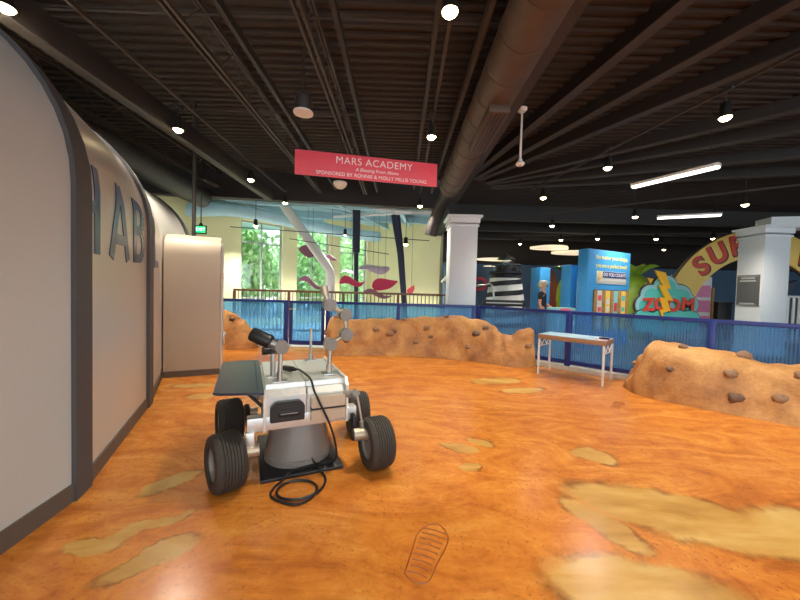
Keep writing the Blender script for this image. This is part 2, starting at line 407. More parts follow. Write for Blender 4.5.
for i, (a, b) in enumerate(wins):
    p, q = wpt(a), wpt(b); c = (p+q)/2; wdt = (q-p).length
    fr = MB()
    for off in (-wdt/2+.03, 0, wdt/2-.03):
        z = c+WD*off; fr.box((z.x, z.y, 1.955), (.05, .06, 3.41), WA)
    for h in (.28, 1.0, 2.92, 3.63): fr.box((c.x, c.y, h), (wdt, .06, .05), WA)
    f = struct(obj('window_%d' % (i+1), fr, 'window_frame'))
    g = MB(); g.box((c.x, c.y, 1.955), (wdt-.06, .012, 3.36), WA); obj('pane', g, 'glass', f)
# other walls
mb = MB(); mb.box((16, 19.1, 2.25), (29, .2, 4.5)); struct(obj('wall_back', mb, 'navy_wall'))
mb = MB(); mb.box((16.2, 18.55, 3.75), (28, .9, 1.5)); struct(obj('trim_3', mb, 'deck'))
mb = MB(); mb.box((28.5, 7, 2.25), (.2, 24, 4.5)); struct(obj('wall_right', mb, 'navy_wall'))
mb = MB(); mb.box((-8.9, 1, 2.25), (.2, 16, 4.5)); struct(obj('wall_left', mb, 'steel_dark'))
# structural columns
def column(name, cx, cy, side, rz, z1):
    m = MB(); m.box((cx, cy, z1/2-.1), (side, side, z1-.2), rz, .01)
    m.box((cx, cy, z1-.24), (side+.06, side+.06, .05), rz, .01); m.box((cx, cy, z1-.11), (side+.10, side+.10, .14), rz, .02); m.box((cx, cy, z1-.02), (side+.2, side+.2, .06), rz, .01)
    m.box((cx, cy, .1), (side+.04, side+.04, .2), rz, .01)
    return m
t = tag(obj('column', column('c', 1.54, 8.62, .66, R(0), 3.27), 'col_white'), 'white square column with moulded cap behind the blue fence corner, next to the atrium railing', 'column')
c2 = thing('column', 'big white square column carrying a charcoal plaque, in front of the yellow arch', 'column', (9.16, 8.52, 0), 0)
obj('shaft', column('c', 0, 0, .64, 0, 3.2), 'col_white', c2)
pl = MB(); pl.box((-.335, 0, 1.62), (.03, .54, .78), 0, .005); p = obj('plaque', pl, 'panel_grey', c2)
p['label'] = 'charcoal plaque with pale marks'
k = MB()
for z_, w_, h_ in ((1.93, .34, .04), (1.86, .40, .04), (1.29, .36, .03), (1.98, .48, .012), (1.255, .48, .012)): k.box((-.3515, 0, z_), (.005, w_, h_))
obj('marks', k, 'panel_text', p)
# pale beam from the column to the right
mb = MB(); plank(mb, (9.2, 8.6), (15, 7.2), 3.18, 3.45, .5); struct(obj('trim_4', mb, 'col_white'))

# ------------------------------------------------------------------ roof steel, ducts
def joist(x, z, y0, y1, name='ceiling_joist'):
    m = MB()
    for dx in (-.035, .035): m.box((x+dx, (y0+y1)/2, z), (.03, y1-y0, .05)); m.box((x+dx*.6, (y0+y1)/2, z+.42), (.03, y1-y0, .04))
    y = y0; up = False
    while y+.35 < y1:
        a, b = (z, z+.42) if not up else (z+.42, z)
        m.tube([(x, y, a), (x, y+.35, b)], .006, 6); y += .35; up = not up
    return struct(obj(name, m, 'steel_mid'))
for x in (-4.9, -2.25, -1.02): joist(x, 4.0, -5, 9.2)
m = MB(); m.box((-.7, 2.2, 4.08), (.05, 14, .1)); m.box((-1.82, 2.2, 4.12), (.05, 14, .1)); struct(obj('ceiling_joist', m, 'steel_dark'))
m = MB(); m.box((.78, 2.2, 4.1), (.05, 14, .12)); m.box((.3, 2.2, 4.2), (.05, 14, .12)); struct(obj('ceiling_joist', m, 'steel_mid'))
for i, yy in enumerate((3.6, 5.55, 7.6)):
    m = MB(); m.cyl((-8.5, yy, 4.28), (1, yy+.05, 4.25), .015, seg=8)
    tag(obj('conduit', m, 'steel_mid'), 'thin brown conduit crossing the ribbed ceiling, %s' % ('first from the front', 'above the red hanging sign', 'behind the red hanging sign')[i], 'conduit', 'ceiling conduits')
# girder from which the right-hand beams fan out
m = MB(); m.box((1.50, 3.3, 4.22), (.24, 13, .42)); struct(obj('ceiling_girder', m, 'steel_mid'))
hub = Vector((1.49, 9.68, 0))
for ex, ey in [(2.62, 3.9), (3.42, 4.35), (4.0, 5.0), (5.3, 5.9), (6.2, 6.27), (7.5, 7.1), (8.5, 8.0)]:
    e = hub+(Vector((ex, ey, 0))-hub)*2.1; s0 = hub+(e-hub).normalized()*1.0
    m = MB(); plank(m, s0, e, 4.31, 4.52, .08); struct(obj('ceiling_beam', m, 'steel_dark'))
    m = MB(); plank(m, s0, e, 4.285, 4.31, .15); struct(obj('ceiling_beam_flange', m, 'steel_mid'))
for yy in (11.5, 13.5, 15.5):
    m = MB(); m.box((15, yy, 4.1), (27, .2, .5)); struct(obj('ceiling_beam', m, 'steel_dark'))

d = thing('air_duct', 'large round brown air duct running along the ceiling beside the girder', 'duct', (1.12, 2, 3.85))
m = MB(); m.cyl((1.12, -5, 3.88), (1.12, 8.0, 3.88), .25, seg=32)
for q in range(26): m.cyl((1.12, -4.8+q*.5, 3.88), (1.12, -4.77+q*.5, 3.88), .258, seg=32)
obj('duct_body', m, 'duct', d, True)
rg = MB(); rg.box((1.13, 4.65, 3.6), (.26, 1.2, .1), bev=.01); r_ = obj('register', rg, 'duct', d, True)
rg = MB()
for q in (-.075, -.025, .025, .075): rg.box((1.13+q, 4.65, 3.548), (.02, 1.1, .012))
obj('register_slot', rg, 'black', r_)
m = MB(); m.tube(smooth_path([(1.12, 8.0, 3.88), (1.1, 8.6, 3.85), (1.0, 9.0, 3.6), (.85, 9.1, 3.2), (.78, 9.15, 2.9)], 5), .16, 20)
obj('elbow', m, 'steel_dark', d, True)
m = MB(); m.cyl((-4.7, 3.0, 3.65), (-5.35, 9.0, 3.7), .24, seg=32)
dl = tag(obj('air_duct', m, 'duct_grey'), 'dark grey round air duct above the cream habitat, ending by the atrium', 'duct')
m = MB(); m.box((-3.42, 2.2, 3.75), (.16, 13.2, .3), bev=.02); struct(obj('ceiling_beam', m, 'steel_dark'))
# pale blue duct and roof steel in the atrium
m = MB(); m.tube(smooth_path([(-6.5, 10.2, 3.66), (-6.35, 10.25, 3.66), (-6.0, 10.35, 3.7), (-5.3, 10.6, 3.76), (-4.5, 11.0, 3.7), (-3.4, 11.9, 3.62), (-2.0, 12.9, 3.52), (-.9, 13.5, 3.5)], 5), .2, 20)
tag(obj('air_duct', m, 'blue_ceiling'), 'pale blue air duct bending above the tall atrium windows', 'duct')
for a, b in [((-7, 10.5), (1.2, 11.2)), ((-7, 12.2), (1.2, 13.1)), ((-5.5, 10), (-2.2, 15)), ((-2.2, 10), (-.6, 14.5)), ((-.3, 10), (.3, 13.6))]:
    m = MB(); plank(m, a, b, 3.98, 4.06, .14); plank(m, a, b, 4.06, 4.24, .05); struct(obj('ceiling_beam', m, 'blue_ceiling'))
for a, b in [((-6, 10.3, 4.1), (-3.4, 13, 4.15)), ((-3.8, 10.2, 4.1), (-1.0, 13.2, 4.12)), ((.9, 10.4, 3.85), (-2.4, 11.8, 3.9)), ((-.9, 10.2, 3.85), (.9, 10.9, 3.9))]:
    m = MB(); m.tube([a, b], .05, 10); struct(obj('ceiling_brace', m, 'col_white' if a[0] > -1 else 'blue_ceiling'))

# ------------------------------------------------------------------ habitat
PATH = [(-1.60, -1.2), (-1.85, .3), (-1.985, 1.45), (-2.055, 2.09), (-2.115, 2.26), (-2.81, 3.71), (-2.895, 3.885), (-3.58, 5.05), (-4.02, 6.35), (-4.10, 6.55), (-4.75, 7.7), (-4.84, 7.86), (-5.1, 8.5)]
HZ, HR = 2.01, 1.16
def hprof(off=0, z0=0.0):
    p = [(-off, z0), (-off, .5), (-off, 1.0), (-off, 1.5)]
    for k in range(0, 25):
        a = PI*k/24; p.append((HR-(HR+off)*math.cos(a), HZ+(HR+off)*math.sin(a)))
    p += [(2*HR+off, 1.0), (2*HR+off, z0)]
    return p
def pnorm(i):
    a = Vector(PATH[max(i-1, 0)]); b = Vector(PATH[min(i+1, len(PATH)-1)]); d = (b-a).normalized(); return Vector((-d.y, d.x))
def sweep(mb, idx, prof, closed_ends=True):
    rings = []
    for i in idx:
        n = pnorm(i); p = Vector(PATH[i])
        rings.append([mb.bm.verts.new((p.x+n.x*u, p.y+n.y*u, z)) for u, z in prof])
    for A, B in zip(rings, rings[1:]):
        for k in range(len(prof)-1): mb.bm.faces.new((A[k], A[k+1], B[k+1], B[k]))
        mb.bm.faces.new((A[-1], A[0], B[0], B[-1]))
    if closed_ends: mb.bm.faces.new(rings[0]); mb.bm.faces.new(rings[-1][::-1])
def basep(off=.014, h=.115): return [(-off, 0), (-off, h), (.04, h), (.04, 0)]
hab = thing('space_habitat', 'long cream vaulted habitat with dark grey ribs and blue lettering, along the left side', 'habitat', (-2.2, 2.4, 0))
for idx in ([0, 1, 2, 3], [4, 5], [6, 7, 8], [9, 10], [11, 12]):
    m = MB(); sweep(m, idx, hprof()); obj('wall_panel', m, 'cream' if idx[0] == 0 else 'cream_gloss', hab, True, angle=50)
    m = MB(); sweep(m, idx, basep()); obj('base_trim', m, 'base', hab, True)
for idx in ([3, 4], [5, 6], [8, 9], [10, 11]):
    m = MB(); sweep(m, idx, hprof(.03)); obj('rib', m, 'rib', hab, True, angle=50)
# letters follow the vault
def letter_strokes(ch, x0, w, z0, h, t):
    z1 = z0+h
    if ch == 'H': return [((x0+w-t/2, z0), (x0+w-t/2, z1)), ((x0, z0+h*.52), (x0+w, z0+h*.52))]
    if ch == 'A': return [((x0+t*.3, z0), (x0+w/2, z1)), ((x0+w-t*.3, z0), (x0+w/2, z1)), ((x0+w*.2, z0+h*.27), (x0+w*.8, z0+h*.27))]
    if ch == 'L': return [((x0+t/2, z0), (x0+t/2, z1)), ((x0, z0+t*.5), (x0+w, z0+t*.5))]
    if ch == 'B':
        def bowl(za, zb, ww):
            c = (za+zb)/2; r = (zb-za)/2
            return [(x0, za)]+[(x0+ww-r+r*math.sin(PI*k/10), c-r*math.cos(PI*k/10)) for k in range(11)]+[(x0, zb)]
        a = bowl(z0+t*.45, z0+h*.53, w-t/2); b = bowl(z0+h*.53, z1-t*.45, (w-t/2)*.93)
        return [((x0+t/2, z0), (x0+t/2, z1))]+list(zip(a, a[1:]))+list(zip(b, b[1:]))
def vault(seg, tt, z, off):
    a = Vector(PATH[seg]); b = Vector(PATH[seg+1]); L = (b-a).length; q = a+(b-a)*(tt/L)
    n = pnorm(seg).lerp(pnorm(seg+1), max(0, min(1, tt/L))).normalized()
    u = -off if z < HZ else HR-math.sqrt(max(0, (HR+off)**2-(z-HZ)**2))
    return Vector((q.x+n.x*u, q.y+n.y*u, z))
def letter(ch, seg, x0, w, z0=1.6, h=.62, t=.105):
    m = MB()
    for (a, b) in letter_strokes(ch, x0, w, z0, h, t):
        a = Vector(a); b = Vector(b); d = (b-a); L = d.length; d = d/L; nn = Vector((-d.y, d.x))*t/2*(.8 if abs(d.x) > .7 else 1)
        K = max(1, int(L/.05)); rows = []
        for k in range(K+1):
            c = a+d*(L*k/K); rows.append([m.bm.verts.new(vault(seg, (c+s*nn).x, (c+s*nn).y, o)) for s, o in ((-1, .001), (1, .001), (1, .006), (-1, .006))])
        for A, B in zip(rows, rows[1:]):
            for j in range(4): m.bm.faces.new((A[j], A[(j+1) % 4], B[(j+1) % 4], B[j]))
        m.bm.faces.new(rows[0][::-1]); m.bm.faces.new(rows[-1])
    return obj('letter', m, 'letter', hab, True)
letter('H', 4, .0, .23); letter('A', 4, .44, .50); letter('B', 4, 1.09, .40); letter('L', 6, .30, .42)

# free-standing rounded panel beside the habitat
pod = thing('airlock_panel', 'cream rounded-top airlock panel standing beyond the lettered habitat wall', 'panel', (-3.16, 5.1, 0), R(24.8))
prof = [(0, 0), (0, 1.0), (0, 1.85)]+[(.33-.33*math.cos(a*PI/20), 1.85+.33*math.sin(a*PI/20)) for a in range(1, 11)]+[(.4, 2.18), (.4, 0)]
m = MB(); A = [m.bm.verts.new((-.37, u, z)) for u, z in prof]; B = [m.bm.verts.new((.37, u, z)) for u, z in prof]
for i in range(len(prof)): j = (i+1) % len(prof); m.bm.faces.new((A[i], A[j], B[j], B[i]))
m.bm.faces.new(A); m.bm.faces.new(B[::-1]); obj('shell', m, 'cream_warm', pod, angle=50)
m = MB(); m.box((0, -.006, .045), (.75, .02, .09)); obj('base_trim', m, 'base', pod)
m = MB(); m.box((.385, .22, 1.05), (.03, .3, 2.0), 0, .01); ep = obj('end_panel', m, 'white', pod)
m = MB(); m.box((.415, .15, .55), (.03, .05, .2), 0, .008); m.box((.43, .15, .62), (.04, .03, .05), 0, .005); obj('latch', m, 'silver', ep)
m = MB(); m.box((.403, .2, 1.55), (.006, .06, .1)); obj('red_tab', m, 'red_sign', ep)
m = MB(); m.cyl((-3.55, 5.75, 0.0), (-3.55, 5.75, 4.5), .03, seg=12)
tag(obj('pipe', m, 'steel_dark'), 'thin dark vertical pipe rising behind the airlock panel', 'pipe')

# ------------------------------------------------------------------ fence
FH = 1.1
def fence(name, label, posts, panels, a, b, grp=None):
    a = Vector((a[0], a[1], 0)); b = Vector((b[0], b[1], 0)); d = (b-a).normalized(); ang = math.atan2(d.y, d.x); L = (b-a).length
    t = thing(name, label, 'fence', a, ang)
    m = MB(); m.box((L/2, 0, FH-.03), (L, .07, .06), 0, .006); obj('top_rail', m, 'navy', t)
    m = MB(); m.box((L/2, 0, .15), (L, .06, .07), 0, .006); obj('bottom_rail', m, 'navy', t)
    m = MB(); m.box((L/2, 0, .04), (L, .16, .08), 0, .006); obj('kerb', m, 'kerb', t)
    for x in posts:
        m = MB(); m.box((x, 0, FH/2), (.09, .09, FH-.002), 0, .006); obj('post', m, 'navy', t)
    for x0, x1 in panels:
        m = MB(); m.box(((x0+x1)/2, 0, .62), (x1-x0-.08, .014, .88)); obj('panel', m, 'poly', t)
    return t
def lineY(x): return 7.58+(1.72-x)*.03
fence('fence', 'blue translucent fence from the gate to the corner by the white column', (.06, 1.68, 3.38), ((.06, 1.68), (1.68, 3.38)), (-1.70, lineY(-1.70)), (1.72, 7.58))
fence('fence', 'blue translucent fence behind the airlock panel and small left boulder', (.05, 1.84), ((.05, 1.84),), (-4.45, lineY(-4.45)), (-2.56, lineY(-2.56)))
fence('fence', 'blue translucent fence running forward on the right behind the table and rock', (.04, 1.94, 3.87, 5.80, 7.7), ((.04, 1.94), (1.94, 3.87), (3.87, 5.80), (5.80, 7.7)), (1.76, 7.545), (7.25, 2.055))
g = thing('gate', 'blue fence gate with silver lever handle behind the rover', 'gate', (-2.54, lineY(-2.54), 0), math.atan2(-.03, 1))
m = MB()
for x in (.04, .78): m.box((x, 0, .59), (.07, .05, 1.0), 0, .005)
m.box((.41, 0, 1.065), (.8, .05, .06), 0, .005); m.box((.41, 0, .13), (.8, .05, .1), 0, .005); obj('gate_frame', m, 'navy', g)
m = MB(); m.box((.41, 0, .62), (.68, .014, .88)); obj('panel', m, 'poly', g)
m = MB(); m.cyl((.04, -.03, .9), (.04, -.09, .9), .022, seg=16); m.box((.1, -.085, .9), (.14, .02, .022), 0, .005); obj('lever_handle', m, 'silver', g)
# atrium railing
rl = thing('railing', 'brown-topped balcony railing with thin balusters behind the fence', 'railing', (-4.6, 9.3, 0))
m = MB(); m.box((-1.57, 9.3, 1.29), (6.1, .09, .06), 0, .015); obj('top_rail', m, 'wood_rail', rl, True)
m = MB(); m.box((-1.57, 9.3, .2), (6.1, .05, .05)); obj('bottom_rail', m, 'wood_rail', rl, True)
for i in range(5):
    m = MB(); m.box((-4.6+i*1.515, 9.3, .63), (.07, .07, 1.26), 0, .006); obj('post', m, 'wood_rail', rl, True)
bal = None
for i in range(56):
    if (i+1) % 14 == 0: continue
    x = -4.6+(i+1)*.1082
    if bal is None:
        m = MB(); m.cyl((0, 0, .2), (0, 0, 1.27), .012, seg=8); bal = obj('baluster', m, 'wood_rail', rl); bal.location = (x+4.6, 0, 0)
    else:
        c = bal.copy(); COL.objects.link(c); c.parent = rl; c.location = (x+4.6, 0, 0)

# ------------------------------------------------------------------ rocks
def interp(keys, t):
    for (a, va), (b, vb) in zip(keys, keys[1:]):
        if t <= b: k = (t-a)/(b-a); k = k*k*(3-2*k); return va+(vb-va)*k
    return keys[-1][1]
def rockwall(name, label, base, back, heights, ridge, stones, seed, nt=110):
    """base/back: polylines (front and rear foot), heights: (t, h) keys of the ridge"""
    fb = smooth_path([(x, y, 0) for x, y in base], 10); bb = smooth_path([(x, y, 0) for x, y in back], 10)
    def at(pl, t):
        f = t*(len(pl)-1); i = min(int(f), len(pl)-2); return pl[i].lerp(pl[i+1], f-i)
    def surf(t, v):
        f, r = at(fb, t), at(bb, t); h = interp(heights, t)
        if v < .62:
            k = v/.62; u = ridge*k**1.5*1.0; z = h*math.sin(k*PI/2)**.85
        else:
            k = (v-.62)/.38; u = ridge+(1-ridge)*k; z = h*math.cos(k*PI/2)**.6 if k < 1 else 0
        p = f.lerp(r, u); p.z = z
        w = min(1, z/.12)
        q = Vector((p.x*1.5+seed, p.y*1.5, p.z*1.6)); q2 = q*3.3
        nv = noise.noise_vector(q)*.09+noise.noise_vector(q2)*.035+noise.noise_vector(q2*2.6)*.012
        p += Vector((nv.x*w, nv.y*w, nv.z*w*.8)); p.z = max(p.z, -.01); return p
    root = thing(name, label, 'rock', at(fb, .5))
    m = MB(); NV = 30; rows = []
    for i in range(nt+1): rows.append([m.bm.verts.new(surf(i/nt, j/NV)) for j in range(NV+1)])
    for A, B in zip(rows, rows[1:]):
        for j in range(NV): m.bm.faces.new((A[j], A[j+1], B[j+1], B[j]))
    m.bm.faces.new(rows[0]); m.bm.faces.new(rows[-1][::-1])
    obj('rock_face', m, 'rock', root, True, angle=180)
    for k, (t, v, s, dark) in enumerate(stones):
        p = surf(t, v); m = MB(); m.ball(p, (s, s*.7, s*.72), 2, .5, k*3.1+seed)
        obj('embedded_stone', m, 'stone_dark' if dark else 'stone', root, True, angle=180)
    return root
rockwall('rock_wall', 'long low tan rock wall with embedded stones along the back fence',
    [(-1.55, 7.05), (-1.40, 6.82), (-.83, 7.0), (0, 7.08), (.6, 7.02), (1.2, 6.85), (1.75, 6.55), (2.15, 6.30), (2.42, 6.28), (2.62, 6.36)],
    [(-1.58, 7.4), (-1.5, 7.45), (-.83, 7.46), (0, 7.45), (.8, 7.44), (1.4, 7.42), (1.85, 7.2), (2.25, 6.85), (2.5, 6.62), (2.66, 6.45)],
    [(0, .25), (.015, .45), (.05, .72), (.11, .80), (.2, .72), (.32, .76), (.42, .82), (.52, .86), (.62, .80), (.70, .70), (.75, .58), (.79, .56), (.86, .72), (.92, .76), (.965, .70), (.99, .45), (1, .2)],
    .62, [(.03, .3, .06, 0), (.06, .15, .06, 1), (.13, .5, .055, 0), (.16, .52, .055, 0), (.18, .14, .07, 0), (.27, .3, .08, 0), (.315, .27, .06, 1), (.35, .55, .05, 0), (.44, .32, .085, 0), (.46, .2, .06, 0), (.5, .55, .06, 1), (.6, .12, .06, 0), (.62, .28, .09, 1), (.66, .42, .07, 1), (.3, .22, .09, 0), (.4, .14, .06, 0), (.9, .2, .07, 0)], 2.3, 150)
rockwall('rock_wall', 'tan boulder wall with embedded stones rising on the right in front of the fence',
    [(3.47, 5.12), (3.40, 4.72), (3.62, 4.40), (3.95, 4.10), (4.25, 3.82), (4.6, 3.50), (5.2, 2.95), (6.0, 2.2)],
    [(3.72, 5.42), (4.0, 5.17), (4.3, 4.87), (4.6, 4.57), (4.9, 4.27), (5.2, 3.97), (5.8, 3.38), (6.6, 2.6)],
    [(0, .08), (.04, .28), (.10, .56), (.17, .76), (.24, .76), (.33, .71), (.42, .67), (.5, .63), (.6, .66), (.75, .72), (.9, .7), (1, .4)],
    .60, [(.07, .5, .045, 0), (.3, .5, .06, 0), (.27, .22, .055, 1), (.44, .27, .08, 0), (.47, .60, .09, 0), (.47, .12, .09, 1), (.6, .18, .08, 0), (.66, .4, .07, 0)], 11.7, 110)
rockwall('rock_wall', 'small tan boulder beside the airlock panel in front of the blue fence',
    [(-4.35, 7.5), (-4.2, 7.2), (-3.9, 7.2), (-3.55, 7.30), (-3.25, 7.45)],
    [(-4.35, 7.6), (-4.2, 7.64), (-3.9, 7.64), (-3.55, 7.62), (-3.2, 7.58)],
    [(0, .4), (.12, .8), (.4, .86), (.6, .80), (.8, .66), (.95, .35), (1, .1)],
    .6, [(.62, .38, .07, 1), (.45, .3, .08, 0)], 5.5, 60)

# ------------------------------------------------------------------ rover and its stand
RM = Vector((-.68, 2.448, 0)); RY = R(24.5)
def RW(s, k, z): return RM+Vector((math.cos(RY), math.sin(RY), 0))*s+Vector((-math.sin(RY), math.cos(RY), 0))*k+Vector((0, 0, z))
st = thing('display_stand', 'grey conical pedestal on a black square plate under the rover', 'stand', RM, RY)
m = MB(); m.box((0, .4, .012), (.6, .8, .024), 0, .004); obj('base_plate', m, 'mat_black', st)
m = MB(); m.lathe([(0, .024), (.255, .024), (.262, .03), (.262, .075), (.255, .08), (.215, .336), (0, .336)], Matrix.Translation((0, .33, 0)), 48); obj('pedestal', m, 'pedestal', st)

rv = thing('rover', 'white six-sided box rover model with black tyres, camera masts and jointed arm', 'rover', RM, RY)
rv['label'] = 'white Mars-style rover model with black tyres, camera mast and jointed arm'
m = MB()
m.box((.01, .09, .41), (.80, .09, .10), 0, .006); m.box((.01, .82, .41), (.70, .09, .10), 0, .006)
for s in (-.2, .24): m.box((s, .45, .40), (.07, .75, .09), 0, .005)
m.box((.01, .42, .355), (.34, .34, .03), 0, .004)
obj('chassis', m, 'aluminium', rv)
def body_half(x0, x1):
    mm = MB(); pr = [(.05, .45), (.05, .60), (.085, .64), (.12, .64), (.125, .675), (.94, .675), (.95, .66), (.95, .45)]
    A = [mm.bm.verts.new((x0, y, z)) for y, z in pr]; B = [mm.bm.verts.new((x1, y, z)) for y, z in pr]
    for i in range(len(pr)): j = (i+1) % len(pr); mm.bm.faces.new((A[i], A[j], B[j], B[i]))
    mm.bm.faces.new(A); mm.bm.faces.new(B[::-1]); return mm
obj('body_box', body_half(-.265, .017), 'aluminium', rv); obj('body_box', body_half(.023, .315), 'aluminium', rv)
for s, z1 in ((-.275, .655), (.325, .70)):
    m = MB(); m.prism([(.02, .36), (.02, z1-.05), (.07, z1), (.9, z1), (.96, z1-.05), (.96, .40)], .018, Matrix(((0, 0, 1, s-.009), (1, 0, 0, 0), (0, 1, 0, 0), (0, 0, 0, 1)))); obj('side_plate', m, 'aluminium', rv)
def chamf(x0, x1, z0, z1, y, dep, c, mname, pname):
    mm = MB(); mm.prism([(x0, z0), (x1, z0), (x1, z1-c), (x1-c, z1), (x0+c, z1), (x0, z1-c)], dep, Matrix(((1, 0, 0, 0), (0, 0, -1, y), (0, 1, 0, 0), (0, 0, 0, 1))))
    bmesh.ops.bevel(mm.bm, geom=mm.bm.edges[:], offset=.006, segments=2, affect='EDGES')
    return obj(pname, mm, mname, rv)
bx = chamf(-.24, .0, .425, .57, .05, .05, .035, 'black_plastic', 'battery_box'); bx['label'] = 'black battery box'
m = MB(); m.box((-.11, -.003, .487), (.15, .008, .05), 0, .003); hb = obj('latch', m, 'black', bx)
m = MB(); m.box((-.11, -.009, .487), (.12, .006, .004)); obj('latch_slot', m, 'silver', bx)
bx = chamf(.045, .305, .40, .485, .05, .06, .008, 'champagne', 'instrument_box'); bx['label'] = 'champagne metal instrument box'
bx = chamf(.045, .305, .50, .585, .05, .06, .008, 'champagne', 'instrument_box')
m = MB(); m.box((.175, .03, .492), (.26, .06, .016)); obj('slot', m, 'black', bx)
# solar wing
m = MB(); poly = [(-.56, -.0), (-.30, -.08), (-.285, -.08), (-.285, 1.05), (-.565, 1.05), (-.6, 1.0), (-.6, .03)]
m.prism(poly, .016, Matrix.Translation((0, 0, .662))); w_ = obj('solar_panel', m, 'solar', rv); w_['label'] = 'dark blue-black solar panel'
for q in range(16):
    m = MB(); m.cyl((-.325, .0+q*.065, .677), (-.325, .0+q*.065, .6805), .006, seg=8); obj('rivet', m, 'black', w_)
m = MB(); m.tube([(-.28, .15, .50), (-.45, .25, .655)], .012, 8); m.tube([(-.28, .85, .50), (-.45, .8, .655)], .012, 8); obj('bracket', m, 'black', w_)
# wheels
def wheel(s, k, steer, out, r=.194, w=.19):
    prof = [(r*.62, -w/2), (r*.80, -w/2-.006), (r*.93, -w/2+.004), (r*.985, -w/2+.022)]
    n = 7
    for i in range(n):
        z0 = -w/2+.028+i*(w-.056)/n; z1 = z0+(w-.056)/n
        prof += [(r, z0+.004), (r, z1-.004), (r-.006, z1-.002), (r-.006, z1+.002)]
    prof += [(r*.985, w/2-.022), (r*.93, w/2-.004), (r*.80, w/2+.006), (r*.62, w/2), (r*.62, -w/2)]
    mm = MB(); T = Matrix.Rotation(R(90), 4, 'Y'); mm.lathe(prof, T, 48)
    t = obj('wheel', mm, 'rubber', rv); t.location = (s, k, r); t.rotation_euler = (0, 0, steer)
    mm = MB(); o = out
    mm.lathe([(r*.63, -o*w*.46), (r*.60, -o*w*.30), (r*.45, -o*w*.2), (r*.3, -o*w*.18), (r*.28, -o*w*.3), (r*.12, -o*w*.34), (0, -o*w*.34)], T, 32)
    mm.lathe([(r*.63, o*w*.46), (r*.60, o*w*.30), (r*.40, o*w*.26), (0, o*w*.26)], T, 32)
    for q in range(5):
        a = 2*PI*q/5; mm.cyl((-o*w*.24, r*.38*math.cos(a), r*.38*math.sin(a)), (-o*w*.18, r*.38*math.cos(a), r*.38*math.sin(a)), r*.05, seg=8)
    rm = obj('rim', mm, 'joint', t); rm['label'] = 'grey wheel rim'
    return t
wheel(-.52, .04, R(17), 1); wheel(.545, -.06, R(2), -1); wheel(-.53, .80, R(10), 1); wheel(.60, .62, R(-8), -1)
# drive motors, struts, rockers
def cyls(name, m_, *segs):
    mm = MB()
    for a, b, r in segs: mm.cyl(a, b, r, seg=20)
    return obj(name, mm, m_, rv)
cyls('drive_motor', 'champagne', ((.36, -.05, .275), (.47, -.055, .272), .047)); cyls('motor_cap', 'black', ((.345, -.049, .276), (.36, -.05, .275), .04))
cyls('drive_motor', 'champagne', ((-.43, .04, .235), (-.31, .05, .235), .045)); cyls('drive_motor', 'champagne', ((-.44, .80, .25), (-.3, .80, .25), .04)); cyls('drive_motor', 'champagne', ((.38, .6, .25), (.51, .61, .25), .04))
cyls('suspension_strut', 'silver', ((.385, -.03, .59), (.435, -.05, .32), .009), ((.425, -.047, .37), (.435, -.05, .30), .018))
cyls('rocker_pivot', 'joint', ((.32, .03, .575), (.375, .01, .575), .03), ((.355, .0, .60), (.395, -.02, .56), .032))
for s in (-1, 1):
    mm = MB(); mm.tube(smooth_path([(s*.30, .1, .39), (s*.37, .2, .34), (s*.39, .5, .40), (s*.39, .72, .30)], 5), .022, 10); obj('suspension_arm', mm, 'black', rv)
mm = MB(); mm.box((-.37, .05, .30), (.06, .06, .14), 0, .006); obj('steering_bracket', mm, 'aluminium', rv)
mm = MB(); mm.box((.375, .03, .33), (.03, .12, .16), R(0), .006); obj('steering_bracket', mm, 'black', rv)
# camera mast
mm = MB(); mm.box((-.165, .17, .6835), (.11, .1, .017), 0, .004); mm.cyl((-.165, .16, .69), (-.165, .16, .76), .022, seg=16); mm.cyl((-.165, .16, .7), (-.162, .16, .935), .017, seg=16); obj('mast', mm, 'silver', rv)
h = MB(); h.cyl((-.155, .125, .945), (-.155, .195, .945), .05, seg=28); hd = obj('mast_head', h, 'joint', rv)
h = MB(); h.cyl((-.17, .16, .95), (-.25, .19, .985), .026, seg=20); h.cyl((-.16, .2, .93), (-.21, .24, .93), .02, seg=16); obj('neck', h, 'silver', hd)
h = MB(); h.lathe([(0, 0), (.04, 0), (.05, .01), (.053, .02), (.053, .15), (.048, .165), (.03, .172), (0, .172)], Matrix.Translation((-.225, .185, .975)) @ Vector((0, 0, 1)).rotation_difference(Vector((-.78, .3, .38)).normalized()).to_matrix().to_4x4(), 28); cm = obj('camera', h, 'black_plastic', hd); cm['label'] = 'black cylindrical camera head'
mm = MB(); mm.cyl((-.205, .32, .675), (-.205, .32, .9), .02, seg=16); mm.box((-.205, .32, .683), (.09, .09, .016), 0, .004); ms2 = obj('mast', mm, 'silver', rv)
h = MB(); h.cyl((-.285, .30, .895), (-.15, .33, .895), .032, seg=24); obj('camera', h, 'black_plastic', ms2)
mm = MB(); mm.box((.18, .85, .683), (.1, .09, .016), 0, .004); mm.cyl((.18, .85, .68), (.18, .85, .74), .02, seg=16); mm.cyl((.18, .85, .7), (.178, .85, 1.0), .013, seg=16); an = obj('antenna_pole', mm, 'silver', rv)
